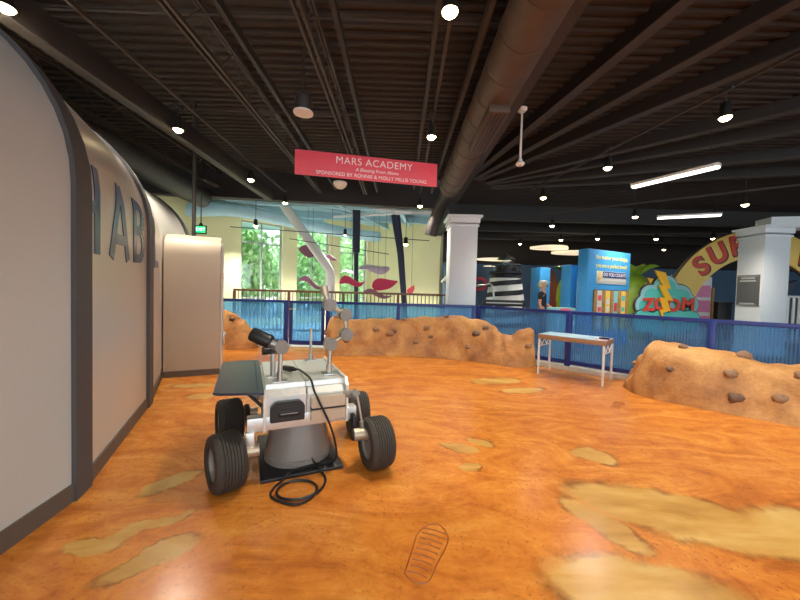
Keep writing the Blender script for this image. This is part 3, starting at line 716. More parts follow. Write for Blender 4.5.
# jointed arm
AP = [(.236, .28, .675), (.242, .28, .93), (.372, .27, 1.012), (.362, .27, 1.178), (.226, .27, 1.262), (.185, .28, 1.37)]
mm = MB(); mm.box((.236, .28, .684), (.11, .11, .018), 0, .004); mm.cyl(AP[0], (.236, .28, .76), .026, seg=16); mm.cyl(AP[0], AP[1], .018, seg=16); obj('arm_post', mm, 'silver', rv)
for a, b in zip(AP[1:], AP[2:]):
    mm = MB(); mm.cyl(a, b, .02 if b is not AP[-1] else .022, seg=16); obj('arm_link', mm, 'champagne', rv)
for p in AP[1:5]:
    mm = MB(); p = Vector(p); mm.cyl(p+Vector((0, -.045, 0)), p+Vector((0, .045, 0)), .052, seg=28); mm.cyl(p+Vector((0, -.052, 0)), p+Vector((0, -.04, 0)), .034, seg=24); obj('arm_joint', mm, 'joint', rv)
mm = MB(); mm.cyl((.19, .28, 1.345), (.178, .28, 1.42), .032, seg=20); obj('gripper', mm, 'champagne', rv)
# cables
m = MB(); pts = [(-.03, .42, .70), (.0, .36, .715), (.035, .2, .71), (.05, .06, .70), (.06, -.03, .64), (.10, -.045, .55), (.16, -.05, .42), (.215, -.04, .26), (.245, .02, .09), (.2, .06, .04), (.07, .07, .034), (-.09, .03, .034), (-.16, -.03, .012), (-.215, -.09, .009), (-.24, -.17, .009), (-.2, -.25, .009), (-.1, -.33, .009), (.0, -.30, .009), (.06, -.2, .011), (.02, -.10, .012), (-.1, -.06, .016), (-.19, -.12, .016), (-.19, -.22, .014), (-.08, -.29, .014), (.06, -.25, .014), (.13, -.14, .012), (.135, -.05, .013), (.12, .02, .034)]
cb = thing('power_cable', 'black cable from the rover top drooping to a coil on the floor', 'cable', RM, RY)
m.tube(smooth_path(pts, 6), .0085, 8); obj('cord', m, 'black_plastic', cb)
m = MB(); m.box((-.075, .47, .705), (.05, .12, .04), R(35), .008); m.cyl((-.045, .43, .705), (-.02, .40, .707), .014, seg=12); obj('plug', m, 'black_plastic', cb)
m = MB(); m.tube(smooth_path([(-.02, .115, .215), (.02, .11, .16), (.07, .09, .08), (.10, .05, .04), (.115, .0, .036), (.13, -.03, .012)], 6), .0075, 8)
tag(obj('power_cable', m, 'black_plastic', loc=RM, rotz=RY), 'short grey-black cable leaving the pedestal under the rover', 'cable')

# ------------------------------------------------------------------ table
ta = math.atan2(-.727, .732)
tb = thing('activity_table', 'slim white-legged exhibit table with pale blue top in front of the fence', 'table', (2.97, 5.64, 0), ta)
TL, TD = 1.03, .53
m = MB(); m.box((0, 0, .66), (TL, TD, .075), 0, .004); obj('tabletop', m, 'table_edge', tb)
m = MB(); m.box((-.09, 0, .7), (TL-.19, TD-.01, .012), 0, .002); gp = obj('top_graphic', m, 'table_top', tb)
m = MB(); m.box((TL/2-.1, 0, .699), (.19, TD-.02, .01), 0, .002); pp = obj('photo_strip', m, 'lilac', tb)
m = MB(); m.box((TL/2-.12, .1, .705), (.1, .12, .004)); m.box((TL/2-.06, -.1, .705), (.08, .1, .004)); obj('photo', m, 'mauve', pp)
for sx in (-1, 1):
    for sy in (-1, 1):
        m = MB(); m.box((sx*(TL/2-.02), sy*(TD/2-.02), .312), (.03, .03, .624), 0, .003); obj('leg', m, 'white', tb)
    m = MB(); x = sx*(TL/2-.02)
    zz = [(-.22, .61), (-.12, .5), (-.02, .61), (.08, .5), (.2, .61)]
    for a, b in zip(zz, zz[1:]): m.tube([(x, a[0], a[1]), (x, b[0], b[1])], .008, 8)
    m.box((x, 0, .49), (.016, TD-.06, .014)); obj('end_bracket', m, 'white', tb)
m = MB(); m.box((3.26, 5.30, .7185), (.14, .07, .022), ta, .006)
tag(obj('remote_control', m, 'black'), 'small black handheld device on the right end of the exhibit table', 'device')

# ------------------------------------------------------------------ red hanging sign
sa = math.atan2(.35, 1.672)
sg = thing('hanging_sign', 'coral red MARS ACADEMY sign hanging from the ceiling', 'sign', (-.414, 4.075, 2.846), sa)
m = MB(); m.box((0, 0, 0), (1.71, .014, .285), 0, .004); bd = obj('board', m, 'red_sign', sg)
UP = upright(0, -.0085, 0, 0)
text('lettering', 'MARS ACADEMY', .118, 'sign_text', bd, UP @ Matrix.Translation((.07, .062, 0)), .001, -.0008, space=1.08)
text('lettering', 'A Blessing From Above', .055, 'sign_text', bd, UP @ Matrix.Translation((.10, -.028, 0)), .001, 0, shear=.2)
text('lettering', 'SPONSORED BY RONNIE & MOLLY MILLIS YOUNG', .058, 'sign_text', bd, UP @ Matrix.Translation((.05, -.098, 0)), .001, 0, space=1.03)
for x in (-.8, .8):
    m = MB(); m.cyl((x, 0, .14), (x, 0, 1.5), .004, seg=6); obj('wire', m, 'steel_dark', sg)

# ------------------------------------------------------------------ lamps
def fixture(name, label, x, y, z, power=0, s=1.0, tilt=(0, 0), top=None, lens='lens', color=None):
    t = thing(name, label, 'light', (x, y, z), 0, None)
    ax = Vector((tilt[0], tilt[1], -1)).normalized(); rot = Vector((0, 0, -1)).rotation_difference(ax).to_matrix().to_4x4()
    m = MB(); m.lathe([(0, .17), (.03, .17), (.045, .15), (.05, .06), (.062, .0), (.058, .0), (.05, .015), (0, .015)], rot @ Matrix.Scale(s, 4), 20); obj('can', m, 'black', t)
    m = MB(); m.lathe([(0, -.035), (.02, -.032), (.042, -.018), (.054, .0), (.05, .012), (.0, .014)], rot @ Matrix.Scale(s, 4), 20); obj('lens', m, lens, t)
    up = (top if top else z+.3)-z
    m = MB(); m.tube([(0, 0, .12*s), (0, 0, up)], .008, 8); m.box((0, 0, up-.01), (.05, .16, .035), 0, .004); obj('stem', m, 'steel_dark', t)
    if power:
        ld = bpy.data.lights.new('spot', 'SPOT'); ld.energy = power; ld.color = color or WARM; ld.spot_size = R(125); ld.spot_blend = .8; ld.shadow_soft_size = .06
        lo = bpy.data.objects.new('spot', ld); COL.objects.link(lo); lo.parent = t; lo.location = ax*.03
        lo.rotation_euler = Vector((0, 0, -1)).rotation_difference(ax).to_euler()
    return t
def track(label, a, b, z, r=.02):
    m = MB(); a = Vector((a[0], a[1], z)); b = Vector((b[0], b[1], z)); d = b-a
    m.box((a+b)/2, (d.length, .035, .035), math.atan2(d.y, d.x)); return tag(obj('light_track', m, 'steel_mid'), label, 'light track')
track('ceiling light track on the left above the habitat', (-3.02, -3), (-3.16, 9.0), 3.95)
track('ceiling light track in the middle above the red sign', (.33, -3), (.47, 8.9), 3.95)
track('long ceiling light track on the right with the brightest spotlights', (4.6, .5), (3.15, 8.3), 3.95)
LT = 3.94
for (x, y, z, lb) in [(-3.26, 2.78, 3.6, 'lit spotlight at the near end of the left track, above the first habitat rib'),
    (-3.23, 4.85, 3.6, 'lit spotlight on the left track above the blue habitat lettering'),
    (-3.16, 7.02, 3.6, 'lit spotlight on the left track between the habitat and the red sign'),
    (-3.08, 8.85, 3.6, 'lit spotlight at the far end of the left track by the atrium'),
    (.335, 2.71, 3.6, 'large lit spotlight nearest on the middle track, high above the red sign'),
    (.39, 4.87, 3.6, 'lit spotlight above the right end of the red sign'),
    (.463, 8.9, 3.62, 'lit spotlight at the far end of the middle track before the atrium'),
    (3.905, 4.15, 3.6, 'large lit spotlight nearest on the right track'),
    (3.53, 5.86, 3.6, 'lit spotlight second on the right track'),
    (3.23, 7.77, 3.6, 'lit spotlight third on the right track, left of the blue kiosk')]:
    fixture('track_spotlight', lb, x, y, z, SPOT_W, 1.15, top=LT)
# unseen spotlights added along the same tracks to light the room
for (x, y, lb) in [(-2.9, -.2, 'unseen left track spotlight added for light behind the photographer'), (.33, -.6, 'unseen middle track spotlight added for light behind the photographer'), (4.4, 1.3, 'unseen right track spotlight added for light beside the photographer'), (4.55, .6, 'unseen last spotlight added for light on the right track')]:
    fixture('track_spotlight', lb, x, y, 3.6, SPOT_W, 1.15, top=LT)
# far tracks
track('thin far light track above the blue kiosk and ZOOM sign', (3.99, 9.9), (9.5, 5.6), 3.72)
track('farther light track above the yellow arch', (4.5, 13.6), (15, 11.2), 3.72)
for (x, y, z, lb) in [(4.638, 10.425, 3.5, 'small spotlight left end of the thin far track'), (6.18, 8.96, 3.5, 'small spotlight middle of the thin far track'), (7.65, 7.55, 3.5, 'spotlight of the thin far track nearest the big column'),
    (6.18, 13.06, 3.5, 'tiny far spotlight above the white ceiling cloud'), (7.32, 12.6, 3.5, 'tiny far spotlight above the blue kiosk'), (9.29, 12.3, 3.5, 'tiny far spotlight above the ZOOM cloud'), (11.0, 11.9, 3.5, 'tiny far spotlight above the arch beside the column'),
    (11.7, 15.0, 3.5, 'faint distant spotlight behind the arch'), (13.8, 14.6, 3.5, 'faint distant spotlight above the top of the arch'), (5.07, 14.4, 3.5, 'faint distant spotlight above the striped lighthouse')]:
    fixture('track_spotlight', lb, x, y, z, SPOT_W*1.3, 1.2, top=4.5)
# linear lights
for (a, b, lb) in [((4.41, 6.52), (5.02, 5.38), 'long white linear ceiling light, the nearer of the two on the right'), ((6.80, 9.0), (8.03, 8.5), 'long white linear ceiling light farther back above the ZOOM sign')]:
    a = Vector((a[0], a[1], 0)); b = Vector((b[0], b[1], 0)); dd = b-a; c = (a+b)/2
    t = thing('linear_light', lb, 'light', (c.x, c.y, 3.5), math.atan2(dd.y, dd.x))
    m = MB(); m.box((0, 0, .03), (dd.length, .12, .05), 0, .005); obj('housing', m, 'white', t)
    m = MB(); m.box((0, 0, -.01), (dd.length-.02, .1, .04), 0, .012); obj('diffuser', m, 'tube', t)
    m = MB()
    for q in (-.4, .4): m.tube([(q*dd.length, 0, .05), (q*dd.length, 0, 1.01)], .004, 6)
    obj('wire', m, 'steel_dark', t)
# ceiling can, dome, sprinkler pendant
t = thing('ceiling_speaker', 'dark pendant can with a pale round face above the red sign', 'speaker', (-1.11, 3.72, 3.3))
m = MB(); m.lathe([(0, .22), (.05, .22), (.09, .17), (.095, .02), (.085, 0), (0, 0.005)], seg=28); obj('can', m, 'steel_dark', t)
m = MB(); m.lathe([(0, -.012), (.07, -.01), (.105, 0), (.105, .015), (.095, .02), (0, .02)], seg=28); obj('grille', m, 'white', t)
m = MB(); m.tube([(0, 0, .2), (0, 0, 1.2)], .01, 8); obj('stem', m, 'steel_dark', t)
t = thing('ceiling_speaker', 'white dome fixture peeking out under the red sign', 'speaker', (-1.18, 6.35, 3.35))
m = MB(); m.lathe([(0, -.09), (.06, -.075), (.11, -.03), (.13, .02), (.12, .04), (0, .04)], seg=28); obj('dome', m, 'white', t)
m = MB(); m.tube([(0, 0, .03), (0, 0, 1.15)], .01, 8); obj('stem', m, 'steel_dark', t)
t = thing('pendant_sensor', 'thin white pole with round ends hanging beside the big duct', 'pendant', (1.77, 5.15, 3.38))
m = MB(); m.cyl((0, 0, .03), (0, 0, .8), .016, seg=14); obj('pole', m, 'white', t)
m = MB(); m.lathe([(0, .76), (.05, .76), (.075, .79), (.075, .81), (0, .81)], seg=24); obj('canopy', m, 'white', t)
m = MB(); m.lathe([(0, -.05), (.05, -.045), (.07, -.02), (.05, .01), (.03, .02), (.03, .05), (0, .05)], seg=24); obj('sensor_head', m, 'white', t)
m = MB(); m.cyl((1.77, 5.15, 4.185), (1.77, 5.15, 4.5), .012, seg=8)
obj('hanger', m, 'steel_dark', t, True)
# floating ceiling clouds
for (cx, cy, z, rx, ry, lb) in [(6.2, 14.0, 3.28, .75, .6, 'round white ceiling cloud panel left above the kiosk'), (7.4, 14.2, 3.12, .95, .6, 'wide white ceiling cloud panel touching the kiosk top'), (4.6, 16.5, 2.98, .8, .5, 'small white ceiling cloud panel right of the white column'), (5.0, 17.0, 2.66, .75, .45, 'lowest white ceiling cloud panel near the lighthouse top')]:
    m = MB(); m.prism([(rx*math.cos(a*PI/20)*(1+.12*math.sin(3*a*PI/20)), ry*math.sin(a*PI/20)) for a in range(40)], .08)
    t = tag(obj('ceiling_cloud', m, 'cloud', loc=(cx, cy, z)), lb, 'ceiling panel')
# exit sign
t = thing('exit_sign', 'small green EXIT sign hanging beyond the habitat', 'sign', (-4.77, 8.0, 2.71), R(12))
m = MB(); m.box((0, 0, 0), (.25, .05, .2), 0, .01); hs = obj('housing', m, 'steel_dark', t)
m = MB(); m.box((0, -.027, 0), (.21, .008, .15)); obj('face', m, 'exit', hs)
text('lettering', 'EXIT', .1, 'exit_text', hs, upright(0, -.0325, 0, 0), .001)
m = MB(); m.cyl((0, 0, .1), (0, 0, .16), .05, .02, seg=12); m.cyl((0, 0, .1), (0, 0, 1.8), .012, seg=8); obj('stem', m, 'steel_dark', t)

# ------------------------------------------------------------------ atrium sculpture
m = MB(); m.tube(smooth_path([(-3.96, 11, 4.22), (-3.6, 11, 3.73), (-3.0, 11, 2.9), (-2.45, 11, 2.16), (-2.31, 11, 1.9), (-2.3, 11, 1.6), (-2.3, 11, .8), (-2.3, 11, 0)], 5), [.16]*6+[.155]*10+[.14]*20, 20)
tag(obj('sculpture_mast', m, 'white'), 'white bent tube leaning up through the atrium above the rover arm', 'mast')
m = MB(); m.cyl((-1.45, 11.2, 0), (-1.5, 11.2, 2.6), .075, seg=20); m.cyl((-1.5, 11.2, 2.6), (-1.52, 11.2, 4.0), .12, .13, seg=20)
tag(obj('sculpture_post', m, 'navy_post'), 'dark upright post in the atrium between the mobile leaves', 'post')
m = MB(); m.cyl((.24, 11, 0), (-.02, 11, 2.6), .08, .11, seg=20); m.cyl((-.02, 11, 2.6), (-.24, 11, 3.95), .11, .15, seg=20)
tag(obj('sculpture_post', m, 'navy_post'), 'dark blue slanted post in the atrium right of the mobile', 'post')
def leaf(name, label, x, y, z, L, W, m_, ang, curl=.25, yaw=0, tail=True):
    mm = MB(); n = 20; rows = []
    for i in range(n+1):
        u = i/n; w = W*math.sin(PI*min(1, u**.62))**.8 if tail else W*math.sin(PI*u)**.7
        w = max(w, .004); c = curl*L*math.sin(PI*2*u)*.15
        rows.append([mm.bm.verts.new((L*(.5-u)*-1, s_*.02, c+q*w)) for s_ in (-1, 1) for q in (-1, -.5, 0, .5, 1)])
    for A, B in zip(rows, rows[1:]):
        for k in range(4): mm.bm.faces.new((A[k], A[k+1], B[k+1], B[k])); mm.bm.faces.new((A[k+5], B[k+5], B[k+6], A[k+6]))
        mm.bm.faces.new((A[0], B[0], B[5], A[5])); mm.bm.faces.new((A[4], A[9], B[9], B[4]))
    for rr in (rows[0], rows[-1]): mm.bm.faces.new((rr[0], rr[1], rr[2], rr[3], rr[4], rr[9], rr[8], rr[7], rr[6], rr[5]))
    t = thing(name, label, 'mobile leaf', (x, y, z), 0, None)
    o = obj('blade', mm, m_, t, angle=60); o.rotation_euler = (R(12), R(ang), R(yaw))
    k = MB(); k.tube([(0, 0, W*.4), (0, 0, 4.24-z)], .005, 6); obj('wire', k, 'steel_dark', t); return t
leaf('mobile_leaf', 'dark mauve oval mobile leaf left of the white bent tube', -3.15, 11.3, 2.62, .62, .19, 'mauve', 12, tail=False)
leaf('mobile_leaf', 'small mauve mobile leaf just right of the white bent tube', -2.35, 11.4, 2.42, .4, .07, 'mauve', 18)
leaf('mobile_leaf', 'long curved mauve mobile leaf just above the railing on the left', -2.95, 11.2, 1.55, .95, .09, 'mauve', 10, .8)
leaf('mobile_leaf', 'pale lilac teardrop mobile leaf above the crimson ones', -.95, 11.5, 2.10, 1.15, .14, 'lilac', 176, .4)
leaf('mobile_leaf', 'slim pale lilac mobile leaf crossing the dark upright post', -1.8, 11.9, 2.0, .7, .06, 'lilac', 172, .5)
leaf('mobile_leaf', 'curved crimson mobile leaf beside the dark upright post', -1.55, 10.8, 1.62, .85, .13, 'crimson', -6, .8)
leaf('mobile_leaf', 'largest crimson teardrop mobile leaf left of the slanted post', -.5, 10.8, 1.58, .85, .2, 'crimson', -14, .2)
leaf('mobile_leaf', 'long low mauve mobile leaf right at the railing top', -.75, 11.1, 1.24, 1.0, .09, 'mauve', 4, .5)
leaf('mobile_leaf', 'small red mobile leaf right of the slanted post', .36, 11, 1.42, .34, .1, 'red_sign', -60, .2)
for i, (a, b) in enumerate([((-5.4, 10.6, 3.25), (.9, 10.9, 3.02)), ((-3.6, 10.8, 2.95), (-.4, 10.9, 2.55))]):
    m = MB(); m.tube([a, b], .012, 8)
    tag(obj('cable', m, 'steel_dark'), 'thin dark cable across the atrium, %s' % ('upper one over the windows', 'lower sloping one'), 'cable') if False else tag(obj('cable', m, 'steel_dark'), ('upper thin dark cable stretched across the atrium windows', 'lower thin dark cable sloping across the atrium')[i], 'cable')
fixture('atrium_lamp', 'round white glowing lamp on the yellow atrium wall right of the slanted post', .15, 11.8, 3.0, 700, 1.5, top=4.24, color=(1, .98, .92))
fixture('atrium_lamp', 'small lamp hanging over the atrium left of the white bent tube', -4.6, 10.6, 3.3, 700, 1.2, top=4.24, color=(1, .98, .92))
fixture('atrium_lamp', 'small lamp hanging over the atrium between the second and third windows', -2.0, 11.9, 3.3, 700, 1.2, top=4.24, color=(1, .98, .92))
# ------------------------------------------------------------------ trees outside
def tree(label, x, y, r, h):
    t = thing('tree', label, 'tree', (x, y, 0), 0, None)
    m = MB(); m.cyl((0, 0, -3), (0, 0, h), .2, .12, seg=12); obj('trunk', m, 'bark', t)
    m = MB(); rnd = random.Random(int(x*10)+5)
    for i in range(5200):
        v = Vector((rnd.gauss(0, 1), rnd.gauss(0, 1), rnd.gauss(0, 1))).normalized()*(.45+.55*rnd.random())
        lump = 1+.35*noise.noise(v*2.2+Vector((x, y, 0)))
        c = Vector((v.x*r*lump, v.y*r*lump, h+v.z*r*1.15*lump)); q = Euler((rnd.uniform(0, 6), rnd.uniform(0, 6), rnd.uniform(0, 6))).to_matrix(); s_ = .15+.1*rnd.random()
        m.bm.faces.new([m.bm.verts.new(c+q @ Vector(p)) for p in ((-s_, 0, 0), (0, -s_*.5, 0), (s_, 0, .03), (0, s_*.5, 0))])
    obj('crown', m, 'leaf', t, flat=True)
tree('leafy green tree outside the first window', -8.9, 17.4, 2.6, 2.1); tree('leafy green tree outside the second window', -6.1, 22.6, 2.8, 2.4)
tree('leafy green tree outside the third window', -3.6, 29, 3.2, 2.8)

# ------------------------------------------------------------------ far hall exhibits
# lighthouse
lh = thing('lighthouse', 'black and white spiral striped lighthouse tower behind the fence', 'lighthouse', (3.5, 11.2, 0))
def lr(z): return .78-.145*z if z < 2.05 else .4
m = MB(); n = 48; rows = []
for j in range(43):
    z = j*.05; rows.append([m.bm.verts.new((lr(z)*math.cos(2*PI*i/n), lr(z)*math.sin(2*PI*i/n), z)) for i in range(n)])
for A, B in zip(rows, rows[1:]):
    for i in range(n): m.bm.faces.new((A[i], A[(i+1) % n], B[(i+1) % n], B[i]))
m.bm.faces.new(rows[-1]); m.bm.faces.new(rows[0][::-1])
tw = obj('tower', m, 'white', lh)
m = MB(); rows = []
for i in range(60*7+10):
    a = 2*PI*i/60; zc = -.3+.34*i/60; rr = []
    for q in range(7):
        z = min(2.08, max(0, zc+q*.026)); rr.append(m.bm.verts.new(((lr(z)+.006)*math.cos(a), (lr(z)+.006)*math.sin(a), z)))
    rows.append(rr)
for A, B in zip(rows, rows[1:]):
    for q in range(6):
        if (A[q].co-A[q+1].co).length > 1e-5 and (B[q].co-B[q+1].co).length > 1e-5: m.bm.faces.new((A[q], A[q+1], B[q+1], B[q]))
obj('stripe', m, 'black', tw)
m = MB(); m.lathe([(0, 1.88), (.52, 1.88), (.5, 2.0), (.55, 2.04), (.55, 2.1), (.36, 2.1), (.34, 2.3), (0, 2.3)], seg=32); obj('gallery', m, 'black', lh)
m = MB(); m.lathe([(0, 2.3), (.26, 2.3), (.26, 2.5), (0, 2.5)], seg=20); obj('lantern', m, 'glass', lh)
m = MB(); m.lathe([(.3, 2.5), (.2, 2.6), (.04, 2.68), (0, 2.75)], seg=24)
for i in range(12): a = 2*PI*i/12; m.cyl((.46*math.cos(a), .46*math.sin(a), 2.1), (.46*math.cos(a), .46*math.sin(a), 2.32), .012, seg=6)
m.lathe([(.45, 2.31), (.475, 2.31), (.475, 2.34), (.45, 2.34), (.45, 2.31)], seg=32); obj('lantern_roof', m, 'duct_grey', lh)
# blue box column
m = MB(); m.box((4.58, 11.0, 1.12), (.42, .42, 2.24), R(20), .01); tag(obj('exhibit_pillar', m, 'blue_kiosk'), 'plain sky-blue square pillar right of the striped lighthouse', 'pillar')
# striped caption board
bs = thing('caption_board', 'long low black caption board below the lighthouse', 'sign', (2.72, 8.75, 0), R(-4))
m = MB(); m.box((0, 0, 1.13), (1.1, .04, .16), 0, .005); b_ = obj('board', m, 'black', bs)
m = MB(); obj('leg', m.box((-.5, 0, .53), (.05, .05, 1.06)), 'steel_dark', bs); m = MB(); obj('leg', m.box((.5, 0, .53), (.05, .05, 1.06)), 'steel_dark', bs)
m = MB(); m.box((0, -.022, 1.13), (.92, .004, .03)); obj('pale_line', m, 'panel_text', b_)
# barn and navy display at left
m = MB(); m.prism([(-.4, 0), (.4, 0), (.4, 1.75), (.22, 2.25), (0, 2.42), (-.22, 2.25), (-.4, 1.75)], .6, upright(5.45, 13.2, 0, R(10))); tag(obj('barn_front', m, 'barn'), 'dark red barn-shaped exhibit between blue pillar and pineapple', 'exhibit')
nd = thing('navy_display', 'navy display wall with a red ring right of the white column', 'display', (3.2, 14.5, 0))
m = MB(); m.box((0, 0, 1.25), (2.6, .3, 2.5), 0, .01); dw = obj('panel', m, 'navy_wall', nd)
m = MB(); m.lathe([(.17, 0), (.3, 0), (.3, .05), (.17, .05), (.17, 0)], upright(.2, -.16, 1.75, 0), 32); rg_ = obj('ring', m, 'red_sign', dw)
hl = MB(); hl.tube(smooth_path([(1.85, 10.3, 0), (1.9, 10.3, 1.1), (2.15, 10.3, 1.5), (2.55, 10.3, 1.62), (2.85, 10.3, 1.5), (2.9, 10.3, 0)], 6), .03, 10); tag(obj('metal_hoop', hl, 'silver'), 'grey metal hoop rail left of the lighthouse base', 'rail')
# oval topped counter
oc = thing('round_counter', 'pale blue rounded counter with a red oval beside the kiosk', 'counter', (4.22, 8.75, 0))
m = MB(); m.prism([(.36*math.cos(a*PI/16), .2*math.sin(a*PI/16)) for a in range(32)], 1.05); b_ = obj('counter_body', m, 'teal_pale', oc)
m = MB(); m.prism([(.16*math.cos(a*PI/16), .06*math.sin(a*PI/16)) for a in range(32)], .01, upright(0, -.2, .98, 0)); obj('red_oval', m, 'red_sign', b_)
# pineapple figure
pa = thing('pineapple_figure', 'green pineapple figure with a yellow front and leafy crown left of the kiosk', 'figure', (6.1, 12, 0))
m = MB(); m.lathe([(0, .5), (.3, .52), (.42, .8), (.48, 1.2), (.45, 1.6), (.35, 1.9), (.2, 2.02), (0, 2.05)], seg=32); obj('body', m, 'pear', pa)
m = MB(); m.lathe([(0, 0), (.3, 0), (.3, .5), (0, .5)], seg=24); obj('base', m, 'wood', pa)
m = MB(); m.tube(smooth_path([(.02, -.47, 1.9), (-.02, -.56, 1.5), (-.1, -.56, 1.1), (-.18, -.5, .95)], 6), [.04]+[.11]*12+[.13]*5+[.06], 12); obj('banana', m, 'arch_yellow', pa)
def crown(par, c, n, L, m_='leaf_dark', lean=.8):
    for i in range(n):
        a = 2*PI*i/n; mm = MB(); P_ = [Vector(c)+Vector((math.cos(a)*L*lean*u, math.sin(a)*L*lean*u, L*(u*1.2-u*u*.75))) for u in (0, .25, .5, .75, 1)]
        mm.tube(smooth_path([tuple(p) for p in P_], 3), [L*.13*math.sin(PI*(.18+.8*k/12)) for k in range(13)], 8); obj('crown_leaf', mm, m_, par)
crown(pa, (0, 0, 2.0), 9, .75)
m = MB(); m.box((6.75, 11.2, .55), (.4, .4, .04)); 
for sx in (-1, 1):
    for sy in (-1, 1): m.box((6.75+sx*.17, 11.2+sy*.17, .5), (.04, .04, 1.0))
m.box((6.75, 11.38, .95), (.4, .04, .15)); tag(obj('stool', m, 'arch_yellow'), 'small yellow chair beside the pineapple figure', 'chair')
# green pear shape
pr_ = thing('pear_figure', 'big green pear-shaped figure with a dark round opening right of the kiosk', 'figure', (7.72, 11.15, 0))
m = MB(); m.lathe([(0, 0), (.55, .02), (.64, .3), (.66, .9), (.6, 1.45), (.47, 1.82), (.34, 2.0), (.2, 2.1), (0, 2.13)], seg=40); bdy = obj('body', m, 'pear', pr_)
m = MB(); m.ball((.2, -.58, 1.15), (.17, .1, .17), 3); op = obj('opening', m, 'dark_line', bdy); op['label'] = 'dark round opening'
m = MB(); m.ball((.1, -.46, 1.78), (.07, .05, .06), 3); obj('white_spot', m, 'white', bdy)
crown(pr_, (.05, -.1, 2.06), 7, .66, 'pear', .9)
# kiosk
ka = math.atan2(.62, 1.0)*0
kk = thing('exhibit_kiosk', 'tall sky-blue kiosk with pale yellow writing and a slatted lower panel', 'kiosk', (5.68, 9.36, 0), R(27))
m = MB(); m.box((0, 0, 1.31), (1.9, .3, 2.62), 0, .02); kb = obj('board', m, 'blue_kiosk', kk)
m = MB(); m.box((-.80, .5, 1.12), (.3, .3, 2.2), 0, .02); obj('side_pillar', m, 'blue_kiosk', kk)
F_ = lambda x, z: upright(x, -.153, z, 0)
text('lettering', 'No matter your shape,', .15, 'yellow', kb, F_(.08, 2.42), .002, .003, xscale=1.05)
text('lettering', 'you are a perfect bowl!', .15, 'yellow', kb, F_(.08, 2.20), .002, .003, xscale=1.0)
m = MB(); m.box((.08, -.155, 1.88), (1.34, .012, .34), 0, .002); wb = obj('label_panel', m, 'white', kb)
m = MB(); m.box((.2, -.164, 1.96), (1.06, .006, .16)); obj('label_band', m, 'navy', wb); m = MB(); m.box((-.46, -.164, 1.92), (.1, .006, .24)); obj('pencil_mark', m, 'arch_yellow', wb)
text('lettering', 'DO YOU COUNT?', .125, 'sign_text', wb, upright(.2, -.169, 1.96, 0), .001, .003)
m = MB(); m.box((.1, -.155, 1.0), (1.6, .012, 1.1)); sl = obj('slatted_panel', m, 'dark_line', kb)
for i in range(5):
    m = MB(); m.box((-.62+i*.36, -.17, 1.0), (.12, .02, 1.08), 0, .003); obj('slat', m, 'wood', sl)
for i in range(4):
    m = MB(); m.box((-.44+i*.36, -.166, 1.0), (.2, .012, 1.06)); obj('picture_strip', m, ('white', 'arch_yellow', 'teal_pale', 'arch_yellow')[i], sl)
    m = MB(); m.box((-.44+i*.36, -.174, 1.33-.1*(i % 3)), (.14, .008, .14)); m.box((-.44+i*.36, -.174, 1.02), (.14, .008, .12)); obj('picture_strip', m, ('red_sign', 'white', 'arch_red', 'teal')[i], sl)
# arch sign
ar = thing('arch_sign', 'big yellow arched sign with red SUPER lettering behind the big column', 'sign', (11.2, 10.75, 0))
m = MB(); pol = []
ACX, ACZ, RI, RO, SX = 11.4, .6, 2.15, 3.0, 1.0
for k in range(41): a = R(170-150*k/40); pol.append((ACX+SX*RO*math.cos(a), ACZ+RO*math.sin(a)))
for k in range(41): a = R(20+150*k/40); pol.append((ACX+SX*RI*math.cos(a), ACZ+(RI)*math.sin(a)))
big = [(ACX+(p[0]-ACX)*1.012, ACZ+(p[1]-ACZ)*1.012) for p in pol[:41]]+[(ACX+(p[0]-ACX)*.985, ACZ+(p[1]-ACZ)*.985) for p in pol[41:]]
m.prism(pol, .06, upright(0, 10.75, 0, 0)); ab = obj('board', m, 'arch_yellow', ar, True)
m = MB(); m.prism(big, .05, upright(0, 10.79, 0, 0)); obj('outline', m, 'dark_line', ab)
for ch, deg in zip('SUPERV', (136, 121.5, 107.5, 94, 80, 58)):
    a = R(deg); x = ACX+SX*(RI+.43)*math.cos(a); z = ACZ+(RI+.43)*math.sin(a)
    T = upright(x, 10.683, z, 0) @ Matrix.Rotation(math.atan2(-math.cos(a)*1.0, math.sin(a)*SX)*.9, 4, 'Z')
    text('letter', ch, .84, 'arch_red', ab, T @ Matrix.Translation((0, 0, .012)), .006, .025)
    text('letter_outline', ch, .84, 'dark_line', ab, T @ Matrix.Translation((.035, -.035, 0)), .004, .04)  # dark outline layer of the sign lettering, behind the red letter
# zoom cloud
zc = thing('zoom_sign', 'teal cloud ZOOM sign with red letters and a golden lightning bolt', 'sign', (8.55, 10.4, 0))
def cloud(balls, t, y, m_, par):
    mm = MB(); n = 72; best = []
    cx = sum(b[0] for b in balls)/len(balls); cz = sum(b[1] for b in balls)/len(balls)
    for i in range(n):
        a = 2*PI*i/n; r = .05
        for (bx_, bz, br) in balls:
            dx, dz = bx_-cx, bz-cz; pj = dx*math.cos(a)+dz*math.sin(a); h2 = (dx*dx+dz*dz)-pj*pj
            if br*br > h2: r = max(r, pj+math.sqrt(br*br-h2))
        best.append((cx+r*math.cos(a), cz+r*math.sin(a)))
    mm.prism(best, t, upright(0, y, 0, 0)); return obj('cloud', mm, m_, par, True)
top = [(7.95, 1.35, .3), (8.1, 1.68, .3), (8.55, 1.9, .38), (9.0, 1.62, .38), (9.3, 1.4, .28), (8.3, 1.25, .35), (8.9, 1.25, .35)]
low = [(7.9, .85, .35), (8.4, .8, .4), (8.9, .85, .38), (9.3, .9, .32)]
o1 = cloud([(a, b, c+.035) for a, b, c in top], .05, 10.38, 'dark_line', zc); o1['label'] = 'dark outline'
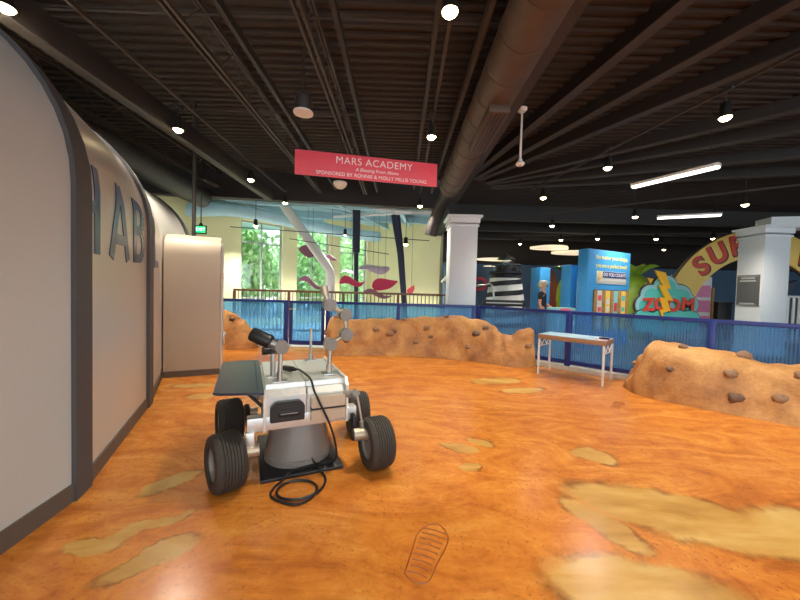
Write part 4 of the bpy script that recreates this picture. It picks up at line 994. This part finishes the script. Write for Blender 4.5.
cloud(top, .05, 10.35, 'teal_pale', zc); cloud([(a+.02, b-.02, c*.72) for a, b, c in top[:5]], .04, 10.32, 'teal', zc)
o2 = cloud([(a, b, c+.035) for a, b, c in low], .05, 10.33, 'dark_line', zc); cloud(low, .05, 10.30, 'teal', zc)
for ch, x, z, r_ in zip('ZOOM', (8.0, 8.38, 8.75, 9.2), (1.36, 1.38, 1.36, 1.40), (4, 0, 0, -2)):
    T = upright(x, 10.23, z, 0) @ Matrix.Rotation(R(r_), 4, 'Z')
    text('letter', ch, .52, 'arch_red', zc, Matrix.Translation(-zc.location) @ T, .01, .022)
m = MB(); m.prism([(8.1, 2.42), (8.42, 2.36), (8.62, 1.86), (8.48, 1.88), (8.70, 1.5), (8.52, 1.52), (8.62, 1.2), (8.40, 1.14), (8.52, .72), (8.30, 1.22), (8.42, 1.24), (8.28, 1.6), (8.44, 1.6), (8.24, 1.98), (8.36, 1.98)][::-1], .05, upright(0, 10.22, 0, 0)); obj('lightning_bolt', m, 'bolt', zc, True)
m = MB(); m.prism([(7.9, 1.95), (8.15, 2.05), (8.05, 2.2), (8.3, 2.16), (8.45, 2.4), (8.5, 2.16), (8.8, 2.3), (8.62, 2.05), (8.7, 1.8), (8.2, 1.8)], .04, upright(0, 10.42, 0, 0)); obj('starburst', m, 'bolt', zc, True)
m = MB(); m.box((8.2, 10.44, .4), (.06, .04, .8)); m.box((9.0, 10.44, .4), (.06, .04, .8)); m.box((8.6, 10.44, .23), (.9, .2, .02)); obj('support_frame', m, 'steel_dark', zc, True)
zc.location += Vector((-.40, 0, -.22))
# pink posters on a white stand behind the arch
ps = thing('poster_stand', 'white stand with pink posters under the left foot of the arch', 'poster', (10.15, 11.3, 0))
m = MB(); m.box((0, 0, 1.05), (.62, .06, 2.1), 0, .005); obj('backing', m, 'white', ps)
for z in (1.62, 1.12, .6):
    m = MB(); m.box((.03, -.035, z), (.48, .012, .4)); obj('poster', m, 'pink', ps)
m = MB(); m.box((.33, -.05, 1.1), (.06, .08, 1.3), 0, .01); obj('side_post', m, 'wood', ps)
m = MB(); m.box((10.75, 11.3, .62), (.45, .45, 1.24), 0, .01); m.box((10.75, 11.3, 1.26), (.5, .5, .04)); tag(obj('bin', m, 'black'), 'black box bin between the poster stand and the big column', 'bin')
# patterned railing and items right of column
wr = thing('patterned_railing', 'white patterned guard rail at the right edge behind the big column', 'railing', (11.3, 9.6, 0), R(-10))
m = MB(); m.box((.6, 0, 1.5), (1.9, .08, .06)); m.box((.6, 0, .2), (1.9, .06, .06)); obj('rail', m, 'kerb', wr)
for i in range(14):
    m = MB(); m.box((-.3+i*.14, 0, .85), (.05, .04, 1.3)); obj('upright', m, 'white', wr)
m = MB(); m.box((0, 0, 0), (.45, .05, .55)); m.box((0, .05, -.9), (.05, .04, 2.3)); tag(obj('poster', m, 'pink', loc=(11.9, 11.4, 2.05)), 'pink and white poster right of the big column', 'poster')
m = MB(); m.prism([(-.5, -.5), (.1, -.35), (.55, .45), (-.05, .25)], .15, upright(0, 0, 0, 0)); tag(obj('navy_fin', m, 'navy_post', loc=(12.3, 11.0, 1.6)), 'dark navy slanted fin shape right of the big column', 'exhibit')
m = MB(); m.box((12.3, 11.05, .55), (.3, .2, 1.1)); tag(obj('plinth', m, 'navy_post'), 'navy plinth under the slanted fin', 'plinth')
# grey playhouse right of the atrium wall
gh = thing('playhouse', 'small grey gabled playhouse beyond the atrium railing end', 'playhouse', (1.95, 12.6, 0))
m = MB(); m.prism([(-.35, 0), (.35, 0), (.35, 1.75), (0, 2.15), (-.35, 1.75)], .6, upright(0, 0, 0, 0)); obj('wall_front', m, 'navy_wall', gh)
m = MB(); m.box((-.22, -.3, 1.97), (.62, .75, .06), rot=Euler((0, R(-49), 0))); m.box((.22, -.3, 1.97), (.62, .75, .06), rot=Euler((0, R(49), 0))); obj('roof', m, 'kerb', gh)
m = MB(); m.prism([(.16*math.cos(a*PI/12), .16*math.sin(a*PI/12)) for a in range(24)], .02, upright(0, -.605, 1.4, 0)); obj('window_opening', m, 'dark_line', gh)

# ------------------------------------------------------------------ person behind the fence
def skin_mesh(name, verts, edges, mname, parent, sub=2):
    me = bpy.data.meshes.new(name); me.from_pydata([v[:3] for v in verts], edges, []); o = bpy.data.objects.new(name, me); COL.objects.link(o)
    md = o.modifiers.new('skin', 'SKIN'); md.use_smooth_shade = True
    for i, v in enumerate(verts): me.skin_vertices[0].data[i].radius = (v[3], v[4] if len(v) > 4 else v[3])
    me.skin_vertices[0].data[0].use_root = True
    o.modifiers.new('sub', 'SUBSURF').levels = sub; o.modifiers['sub'].render_levels = sub
    me.materials.append(M[mname]); o.parent = parent; return o
pe = thing('person', 'person in a black shirt and pale cap walking behind the fence', 'person', (4.08, 9.6, 0), R(55))
V = [(0, 0, .92, .15, .11), (0, 0, 1.1, .14, .1), (0, .01, 1.3, .17, .11), (0, .01, 1.42, .1, .08), (0, -.01, 1.5, .055), (0, -.02, 1.58, .07), (0, -.02, 1.66, .085, .095), (0, -.01, 1.72, .06),
     (.18, .01, 1.38, .055), (.26, -.02, 1.12, .042), (.24, -.2, 1.0, .034), (.23, -.28, .98, .03), (-.18, .01, 1.38, .055), (-.25, .02, 1.1, .042), (-.24, -.1, .88, .034), (-.235, -.15, .82, .03),
     (.09, 0, .82, .085), (.1, -.06, .48, .06), (.1, .0, .1, .04), (.1, -.12, .04, .035), (-.09, 0, .82, .085), (-.1, .04, .48, .06), (-.1, .14, .1, .04), (-.1, .03, .04, .035)]
E_ = [(0, 1), (1, 2), (2, 3), (3, 4), (4, 5), (5, 6), (6, 7), (3, 8), (8, 9), (9, 10), (10, 11), (3, 12), (12, 13), (13, 14), (14, 15), (0, 16), (16, 17), (17, 18), (18, 19), (0, 20), (20, 21), (21, 22), (22, 23)]
bdy = skin_mesh('body', V, E_, 'skin', pe)
skin_mesh('shirt', [(0, 0, .9, .165, .125), (0, 0, 1.1, .155, .115), (0, .01, 1.3, .18, .125), (0, .01, 1.42, .11, .09), (.18, .01, 1.38, .068), (.23, 0, 1.22, .058), (-.18, .01, 1.38, .068), (-.23, .01, 1.22, .058)], [(0, 1), (1, 2), (2, 3), (3, 4), (4, 5), (3, 6), (6, 7)], 'shirt', pe)
skin_mesh('trousers', [(0, 0, .9, .16, .12), (.09, 0, .8, .1), (.1, -.06, .48, .075), (.1, 0, .12, .055), (-.09, 0, .8, .1), (-.1, .04, .48, .075), (-.1, .14, .12, .055)], [(0, 1), (1, 2), (2, 3), (0, 4), (4, 5), (5, 6)], 'trousers', pe)
m = MB(); m.ball((0, .0, 1.7), (.1, .115, .085), 3); m.ball((0, .05, 1.63), (.09, .07, .1), 3); obj('hair', m, 'hair', pe)
m = MB(); m.ball((0, -.01, 1.735), (.105, .12, .06), 3); m.prism([(.09*math.cos(a*PI/10), -.1-.1*math.sin(a*PI/10)) for a in range(11)], .012, Matrix.Translation((0, 0, 1.715))); obj('cap', m, 'cream', pe)
m = MB(); m.ball((0, -.122, 1.625), (.014, .02, .02), 2)
m.ball((.032, -.108, 1.655), (.012, .01, .008), 2); m.ball((-.032, -.108, 1.655), (.012, .01, .008), 2); m.ball((0, -.108, 1.59), (.024, .008, .006), 2); obj('face', m, 'barn', pe)
for sx, pts_ in ((1, (.23, -.30, .975)), (-1, (-.235, -.17, .79))):
    b0 = Vector(pts_)
    for f in range(4): m = MB(); m.tube([tuple(b0+Vector((.012*(f-1.5), 0, 0))), tuple(b0+Vector((.014*(f-1.5), -.035, -.02))), tuple(b0+Vector((.014*(f-1.5), -.055+.004*abs(f-1.5), -.045)))], [.008, .007, .005], 8); obj('finger', m, 'skin', pe)
    m = MB(); m.tube([tuple(b0+Vector((-.02*sx, .01, 0))), tuple(b0+Vector((-.04*sx, -.02, -.01))), tuple(b0+Vector((-.035*sx, -.04, -.02)))], [.009, .008, .006], 8); obj('thumb', m, 'skin', pe)

# repeats share a group
GROUPS = {'track_spotlight': 'ceiling track spotlights', 'mobile_leaf': 'leaves of the atrium mobile', 'fence': 'blue translucent fence runs', 'rock_wall': 'tan rock walls along the fence',
    'tree': 'trees outside the atrium windows', 'linear_light': 'white linear ceiling lights', 'ceiling_cloud': 'white ceiling cloud panels', 'column': 'white square columns', 'light_track': 'ceiling light tracks',
    'atrium_lamp': 'hanging atrium lamps', 'air_duct': 'round air ducts', 'sculpture_post': 'dark atrium posts', 'ceiling_speaker': 'round ceiling fixtures'}
for o in list(COL.objects):
    b_ = o.name.split('.')[0]
    if o.parent is None and 'label' in o and 'group' not in o and b_ in GROUPS: o['group'] = GROUPS[b_]
